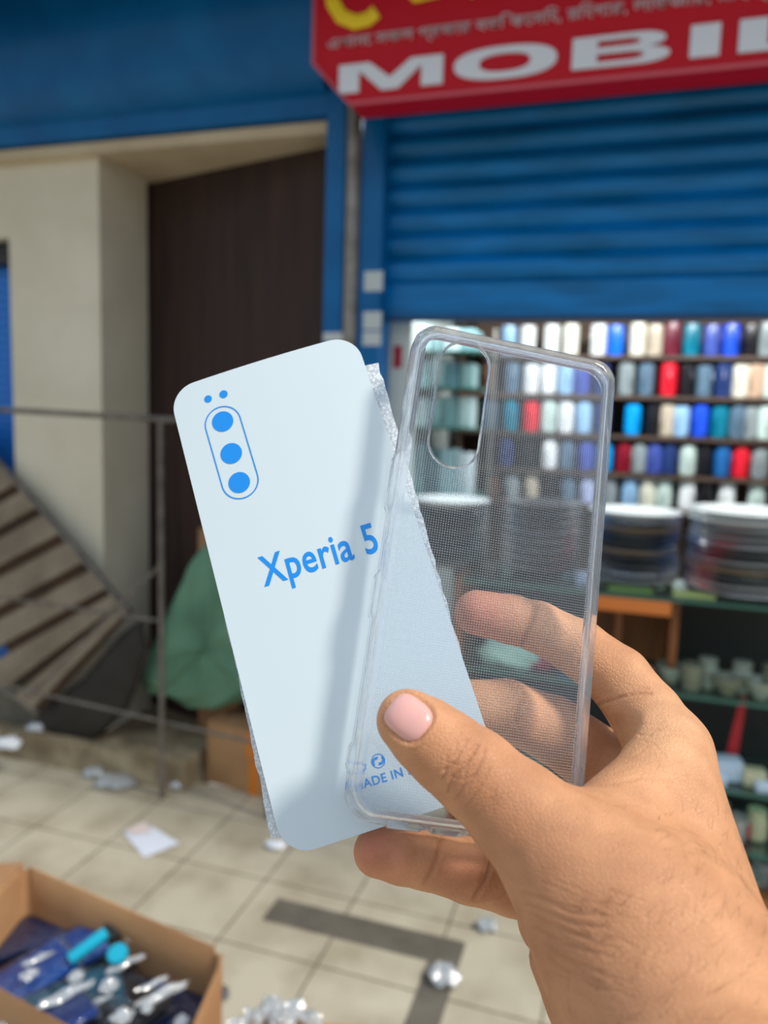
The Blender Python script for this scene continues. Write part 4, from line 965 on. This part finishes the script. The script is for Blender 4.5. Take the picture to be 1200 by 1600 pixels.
# (polyline px, width px, depth mm, dmin, dmax)
CR = [
 ([(838, 945), (832, 968), (822, 990), (815, 1012)], 4, .8, 255, 290), ([(925, 990), (915, 1010), (903, 1035)], 5, .5, 250, 290),
 ([(610, 1300), (600, 1320)], 3, .0, 230, 260),
 ([(688, 1300), (686, 1330), (676, 1358), (664, 1380)], 3.5, .45, 225, 262), ([(765, 1318), (768, 1345), (758, 1375), (742, 1402)], 3.5, .6, 225, 262), ([(757, 1322), (759, 1345), (750, 1375)], 2.5, .3, 225, 262),
 ([(822, 1085), (812, 1105), (806, 1130)], 4, .5, 250, 290),
 ([(925, 1106), (945, 1098), (968, 1090), (1000, 1084), (1016, 1084)], 2.6, .42, 220, 275), ([(985, 1084), (1000, 1076), (1012, 1075)], 2.4, .3, 220, 275),
 ([(1000, 1150), (1012, 1143), (1030, 1143)], 2.4, .15, 205, 262), 
 ([(1004, 1158), (1022, 1164), (1038, 1182), (1048, 1204)], 2.2, .12, 205, 262),
 ([(955, 1225), (1000, 1215), (1050, 1222)], 2.5, .2, 200, 262), ([(900, 1235), (940, 1248), (975, 1262)], 2.5, .2, 180, 240),
 # thumb knuckle
 ([(700, 1238), (706, 1215), (722, 1200), (738, 1180), (745, 1165)], 2.6, .45, 180, 225), ([(712, 1250), (722, 1232), (740, 1212), (752, 1190), (757, 1172)], 2.4, .35, 180, 225),
 ([(690, 1218), (700, 1200), (712, 1188), (722, 1170), (730, 1155)], 2.2, .3, 180, 225), ([(728, 1262), (742, 1240), (756, 1220), (765, 1200)], 2.0, .25, 180, 225),
 ([(745, 1275), (760, 1255), (775, 1232)], 2, .2, 180, 225), ([(700, 1190), (718, 1196), (735, 1190)], 1.8, .2, 180, 225), ([(705, 1212), (725, 1218), (745, 1210)], 1.8, .2, 180, 225),
 # wrinkles at thumb base
 ([(815, 1395), (850, 1405), (890, 1425), (940, 1432)], 3, .3, 160, 225), ([(822, 1412), (860, 1428), (905, 1446), (950, 1450)], 3, .3, 160, 225), ([(830, 1430), (870, 1450), (920, 1465)], 3, .25, 160, 225),
 ([(838, 1450), (880, 1475), (930, 1490)], 3, .25, 160, 225), ([(848, 1475), (890, 1502), (940, 1520)], 3, .2, 160, 225), ([(860, 1500), (900, 1530), (950, 1550)], 3, .2, 160, 225),
 ([(826, 1485), (840, 1478), (852, 1478)], 4, .8, 215, 250)]
wr = random.Random(11)
for k in range(26):   # fine folds over the thumb joint, across the thumb
    c_ = (wr.uniform(690, 775), 0); cxx = c_[0]; cyy = 1175+(cxx-700)*.62+wr.uniform(-38, 40); L_ = wr.uniform(14, 34); an = math.radians(wr.gauss(-62, 14)); bn_ = wr.uniform(-5, 5)
    CR.append(([(cxx-math.cos(an)*L_/2, cyy-math.sin(an)*L_/2), (cxx+bn_, cyy+bn_*.3), (cxx+math.cos(an)*L_/2, cyy+math.sin(an)*L_/2)], 1.8, wr.uniform(.1, .25), 180, 225))
for k in range(34):   # long folds below the thumb base
    cxx = wr.uniform(830, 980); cyy = wr.uniform(1385, 1580); L_ = wr.uniform(35, 80); an = math.radians(wr.gauss(24, 8))
    CR.append(([(cxx-math.cos(an)*L_/2, cyy-math.sin(an)*L_/2), (cxx, cyy+wr.uniform(-3, 3)), (cxx+math.cos(an)*L_/2, cyy+math.sin(an)*L_/2)], 2.2, wr.uniform(.06, .16), 150, 225))
for k in range(30):   # web folds towards the index finger
    cxx = wr.uniform(950, 1060); cyy = wr.uniform(1130, 1270); L_ = wr.uniform(18, 45); an = math.radians(wr.gauss(-8, 18))
    CR.append(([(cxx-math.cos(an)*L_/2, cyy-math.sin(an)*L_/2), (cxx, cyy+wr.uniform(-3, 3)), (cxx+math.cos(an)*L_/2, cyy+math.sin(an)*L_/2)], 1.9, wr.uniform(.06, .15), 190, 262))
for L, w_, dp, d0_, d1_ in CR:
    m = (dep > d0_) & (dep < d1_) & (facing > .05); dd = poly_dist(PX, PY, L); g = np.exp(-(dd/w_)**2)*m
    DISP -= dp*g*np.clip(facing*2, 0, 1); crease = np.maximum(crease, g*min(1, dp*1.6))
    g2 = np.exp(-((dd-w_*2.2)/w_)**2)*m; DISP += dp*.18*g2
# low swellings (pads, folds)
for (x_, y_, r_, h_, d0_, d1_) in [(760, 960, 45, .5, 250, 290), (640, 1340, 45, .5, 225, 262), (725, 1362, 34, .5, 225, 262), (735, 1200, 42, .7, 180, 225), (1000, 1120, 26, .8, 215, 262), (1060, 1150, 40, .8, 215, 262), (960, 1130, 18, -1.2, 225, 275)]:
    m = (dep > d0_) & (dep < d1_) & (facing > 0); DISP += h_*np.exp(-((PX-x_)**2+(PY-y_)**2)/r_**2)*m
# nail bed and folds
NA = np.array([-.786, -.618]); NB = np.array([.618, -.786]); NC = np.array([637., 1120.]); NLa, NLb = 38.0, 36.0
qa = ((PX-NC[0])*NA[0]+(PY-NC[1])*NA[1])/NLa; qb = ((PX-NC[0])*NB[0]+(PY-NC[1])*NB[1])/NLb
rn_ = (np.abs(qa)**3+np.abs(qb)**3)**(1/3); mth = (dep < 225) & (facing > 0)
DISP += mth*(-.55*(rn_ < .97)-.35*np.exp(-((rn_-.99)/.06)**2)+.35*np.exp(-((rn_-1.14)/.09)**2)*(qa < .2))
crease = np.maximum(crease, mth*.7*np.exp(-((rn_-1.0)/.05)**2))
V = V+N_*DISP[:, None]
# skin colours: pink pads, darker knuckle, and shade painted into the creases
base = np.array(srgb(210, 154, 114)); pink = np.array(srgb(208, 128, 106)); deep = np.array(srgb(150, 92, 62)); lite = np.array(srgb(230, 180, 140)); brown = np.array(srgb(186, 130, 96))
col = np.tile(base, (len(V), 1))
def blend(c, w_):
    global col
    col = col*(1-w_[:, None])+c*w_[:, None]
for (x_, y_, r_, c_, a_, d0_, d1_) in [(745, 957, 60, pink, .9, 250, 292), (590, 1330, 45, pink, .8, 225, 262), (720, 1362, 35, pink, .4, 225, 262), (1060, 1130, 90, lite, .6, 200, 262), (735, 1205, 50, brown, .5, 180, 225), (800, 1300, 90, brown, .6, 180, 225), (700, 1180, 70, brown, .4, 180, 225), (850, 1480, 130, brown, .6, 150, 235), (960, 1600, 110, brown, .4, 150, 235), (600, 1345, 22, brown, .6, 225, 262)]:  # lite paints the lit back; brown also paints shade on thumb and palm
    blend(c_, a_*np.exp(-((PX-x_)**2+(PY-y_)**2)/r_**2)*((dep > d0_) & (dep < d1_)))
blend(deep, np.clip(crease, 0, 1)*.3)
me = bpy.data.meshes.new('hand'); nv, nf = len(V), len(Fc)
me.vertices.add(nv); set_co_ = cam2world(V); me.vertices.foreach_set('co', set_co_.astype(np.float32).ravel())
me.loops.add(nf*4); me.loops.foreach_set('vertex_index', Fc.astype(np.int32).ravel())
me.polygons.add(nf); me.polygons.foreach_set('loop_start', np.arange(0, nf*4, 4, dtype=np.int32)); me.polygons.foreach_set('loop_total', np.full(nf, 4, np.int32))
me.update(calc_edges=True); me.validate()
ca_ = me.color_attributes.new('skin', 'FLOAT_COLOR', 'POINT'); ca_.data.foreach_set('color', np.c_[col, np.ones(nv)].astype(np.float32).ravel())
def skin_mat():
    m = principled('skin', (.6, .35, .22), .5); nt = m.node_tree; N = nt.nodes; L = nt.links; b = N['Principled BSDF']
    vc = N.new('ShaderNodeVertexColor'); vc.layer_name = 'skin'
    t = N.new('ShaderNodeTexCoord'); n = N.new('ShaderNodeTexNoise'); n.inputs['Scale'].default_value = 90; n.inputs['Detail'].default_value = 5; L.new(t.outputs['Object'], n.inputs['Vector'])
    r = N.new('ShaderNodeValToRGB'); r.color_ramp.elements[0].position = .3; r.color_ramp.elements[0].color = (.78, .72, .68, 1); r.color_ramp.elements[1].position = .68; r.color_ramp.elements[1].color = (1.05, 1.03, 1.0, 1)
    mx = N.new('ShaderNodeMix'); mx.data_type = 'RGBA'; mx.blend_type = 'MULTIPLY'; mx.inputs[0].default_value = .85
    L.new(n.outputs['Fac'], r.inputs[0]); L.new(vc.outputs[0], mx.inputs[6]); L.new(r.outputs[0], mx.inputs[7]); L.new(mx.outputs[2], b.inputs['Base Color'])
    nd = N.new('ShaderNodeTexNoise'); nd.inputs['Scale'].default_value = 300; L.new(t.outputs['Object'], nd.inputs['Vector'])
    vm = N.new('ShaderNodeVectorMath'); vm.operation = 'MULTIPLY_ADD'; vm.inputs[1].default_value = (.0012, .0012, .0012); L.new(nd.outputs['Color'], vm.inputs[0]); L.new(t.outputs['Object'], vm.inputs[2])
    v = N.new('ShaderNodeTexVoronoi'); v.feature = 'DISTANCE_TO_EDGE'; v.inputs['Scale'].default_value = 850; L.new(vm.outputs[0], v.inputs['Vector'])
    vr = N.new('ShaderNodeMapRange'); vr.inputs[1].default_value = 0; vr.inputs[2].default_value = .16; L.new(v.outputs['Distance'], vr.inputs[0])
    mp = N.new('ShaderNodeMapping'); mp.inputs['Scale'].default_value = (1300, 1300, 3200); mp.inputs['Rotation'].default_value = (0, .5, 0); L.new(t.outputs['Object'], mp.inputs[0])
    n2 = N.new('ShaderNodeTexNoise'); n2.inputs['Scale'].default_value = 1; n2.inputs['Detail'].default_value = 3; L.new(mp.outputs[0], n2.inputs['Vector'])
    ad = N.new('ShaderNodeMath'); ad.operation = 'ADD'; L.new(vr.outputs[0], ad.inputs[0]); L.new(n2.outputs['Fac'], ad.inputs[1])
    bn = N.new('ShaderNodeBump'); bn.inputs['Strength'].default_value = .35; bn.inputs['Distance'].default_value = .0005; L.new(ad.outputs[0], bn.inputs['Height']); L.new(bn.outputs[0], b.inputs['Normal'])
    b.inputs['Specular IOR Level'].default_value = .32; b.inputs['Subsurface Weight'].default_value = .15; b.inputs['Subsurface Radius'].default_value = (1, .35, .2); b.inputs['Subsurface Scale'].default_value = .0035
    return m
hand = link('person', me, skin_mat(), None, 0); me.polygons.foreach_set('use_smooth', [True]*len(me.polygons))
tag(hand, 'person reaching in from lower right, bare hand pinching case and card', 'person')
# fine hairs on wrist and back of the hand
hr_ = np.random.RandomState(9); cand = np.where((facing > .1) & (dep < 235) & (((PY > 1400) & (PX > 880)) | ((PX > 1020) & (PY > 1260))) & (PX < 1300) & (PY < 1700))[0]
pick = hr_.choice(cand, 520, replace=False)[:300]; hv = []; hf = []
for q in pick:
    n0 = N_[q]; tdir = np.array([.55, .75, .0])+hr_.randn(3)*.14; tdir -= n0*(tdir@n0); tdir /= np.linalg.norm(tdir); L_ = hr_.uniform(3, 7); sd_ = np.cross(n0, tdir); bend = hr_.randn()*.25
    b_ = len(hv); ns = 5
    for k in range(ns+1):
        u_ = k/ns; c_ = V[q]+tdir*L_*u_+n0*(.05+1.1*math.sin(u_*1.6)*.5)+sd_*bend*L_*u_*u_; rr3 = .032*(1-u_*.8)
        for m_ in range(3):
            an = 2*math.pi*m_/3; hv.append(c_+(sd_*math.cos(an)+n0*math.sin(an))*rr3)
    for k in range(ns):
        for m_ in range(3): hf.append((b_+k*3+m_, b_+k*3+(m_+1) % 3, b_+(k+1)*3+(m_+1) % 3, b_+(k+1)*3+m_))
ho = raw('arm_hair', cam2world(np.array(hv)), hf, principled('dark_hair', srgb(92, 60, 42), .5), hand, 60); ho['kind'] = 'stuff'; ho['label'] = 'fine dark hairs on the wrist'
# thumbnail
gn = 26; vs = []; fs = []; idm = {}
for j in range(gn+1):
    for i in range(gn+1):
        a_ = (i/gn*2-1); b_ = (j/gn*2-1)
        # square -> superellipse disc
        mx_ = max(abs(a_), abs(b_)); l3 = (abs(a_)**3+abs(b_)**3)**(1/3); k = mx_/l3 if l3 > 0 else 0
        qx = NC+NA*NLa*.97*a_*k+NB*NLb*.97*b_*k; d = np.array([(qx[0]-600)/F_PX, (800-qx[1])/F_PX, -1.0]); dn = d/np.linalg.norm(d); t_ = 190.0
        for _ in range(60): t_ += float(hand_sdf((dn*t_)[None])[0])*.9
        P_ = dn*t_; nn = grads(P_[None])[0]; rr2 = (abs(a_*k)**3+abs(b_*k)**3)**(1/3)
        off = .30-.95*rr2**6-.25*max(0, -a_)*0
        vs.append((P_+nn*off, P_+nn*(off-.5)))
top = [v[0] for v in vs]; bot = [v[1] for v in vs]; n2_ = len(top); allv = cam2world(np.array(top+bot))
for j in range(gn):
    for i in range(gn):
        a_ = j*(gn+1)+i; fs += [(a_, a_+1, a_+gn+2, a_+gn+1), (n2_+a_, n2_+a_+gn+1, n2_+a_+gn+2, n2_+a_+1)]
bd = [i for i in range(gn+1)]+[j*(gn+1)+gn for j in range(1, gn+1)]+[gn*(gn+1)+i for i in range(gn-1, -1, -1)]+[j*(gn+1) for j in range(gn-1, 0, -1)]
for q0_, q1_ in zip(bd, bd[1:]+bd[:1]): fs.append((q0_, q1_, q1_+n2_, q0_+n2_))
m_nail = principled('fingernail', srgb(226, 168, 160), .28, 0, Subsurface_Weight=.2, Subsurface_Scale=.002)
nt = m_nail.node_tree; 
no = raw('thumbnail', allv, fs, m_nail, hand, 60)
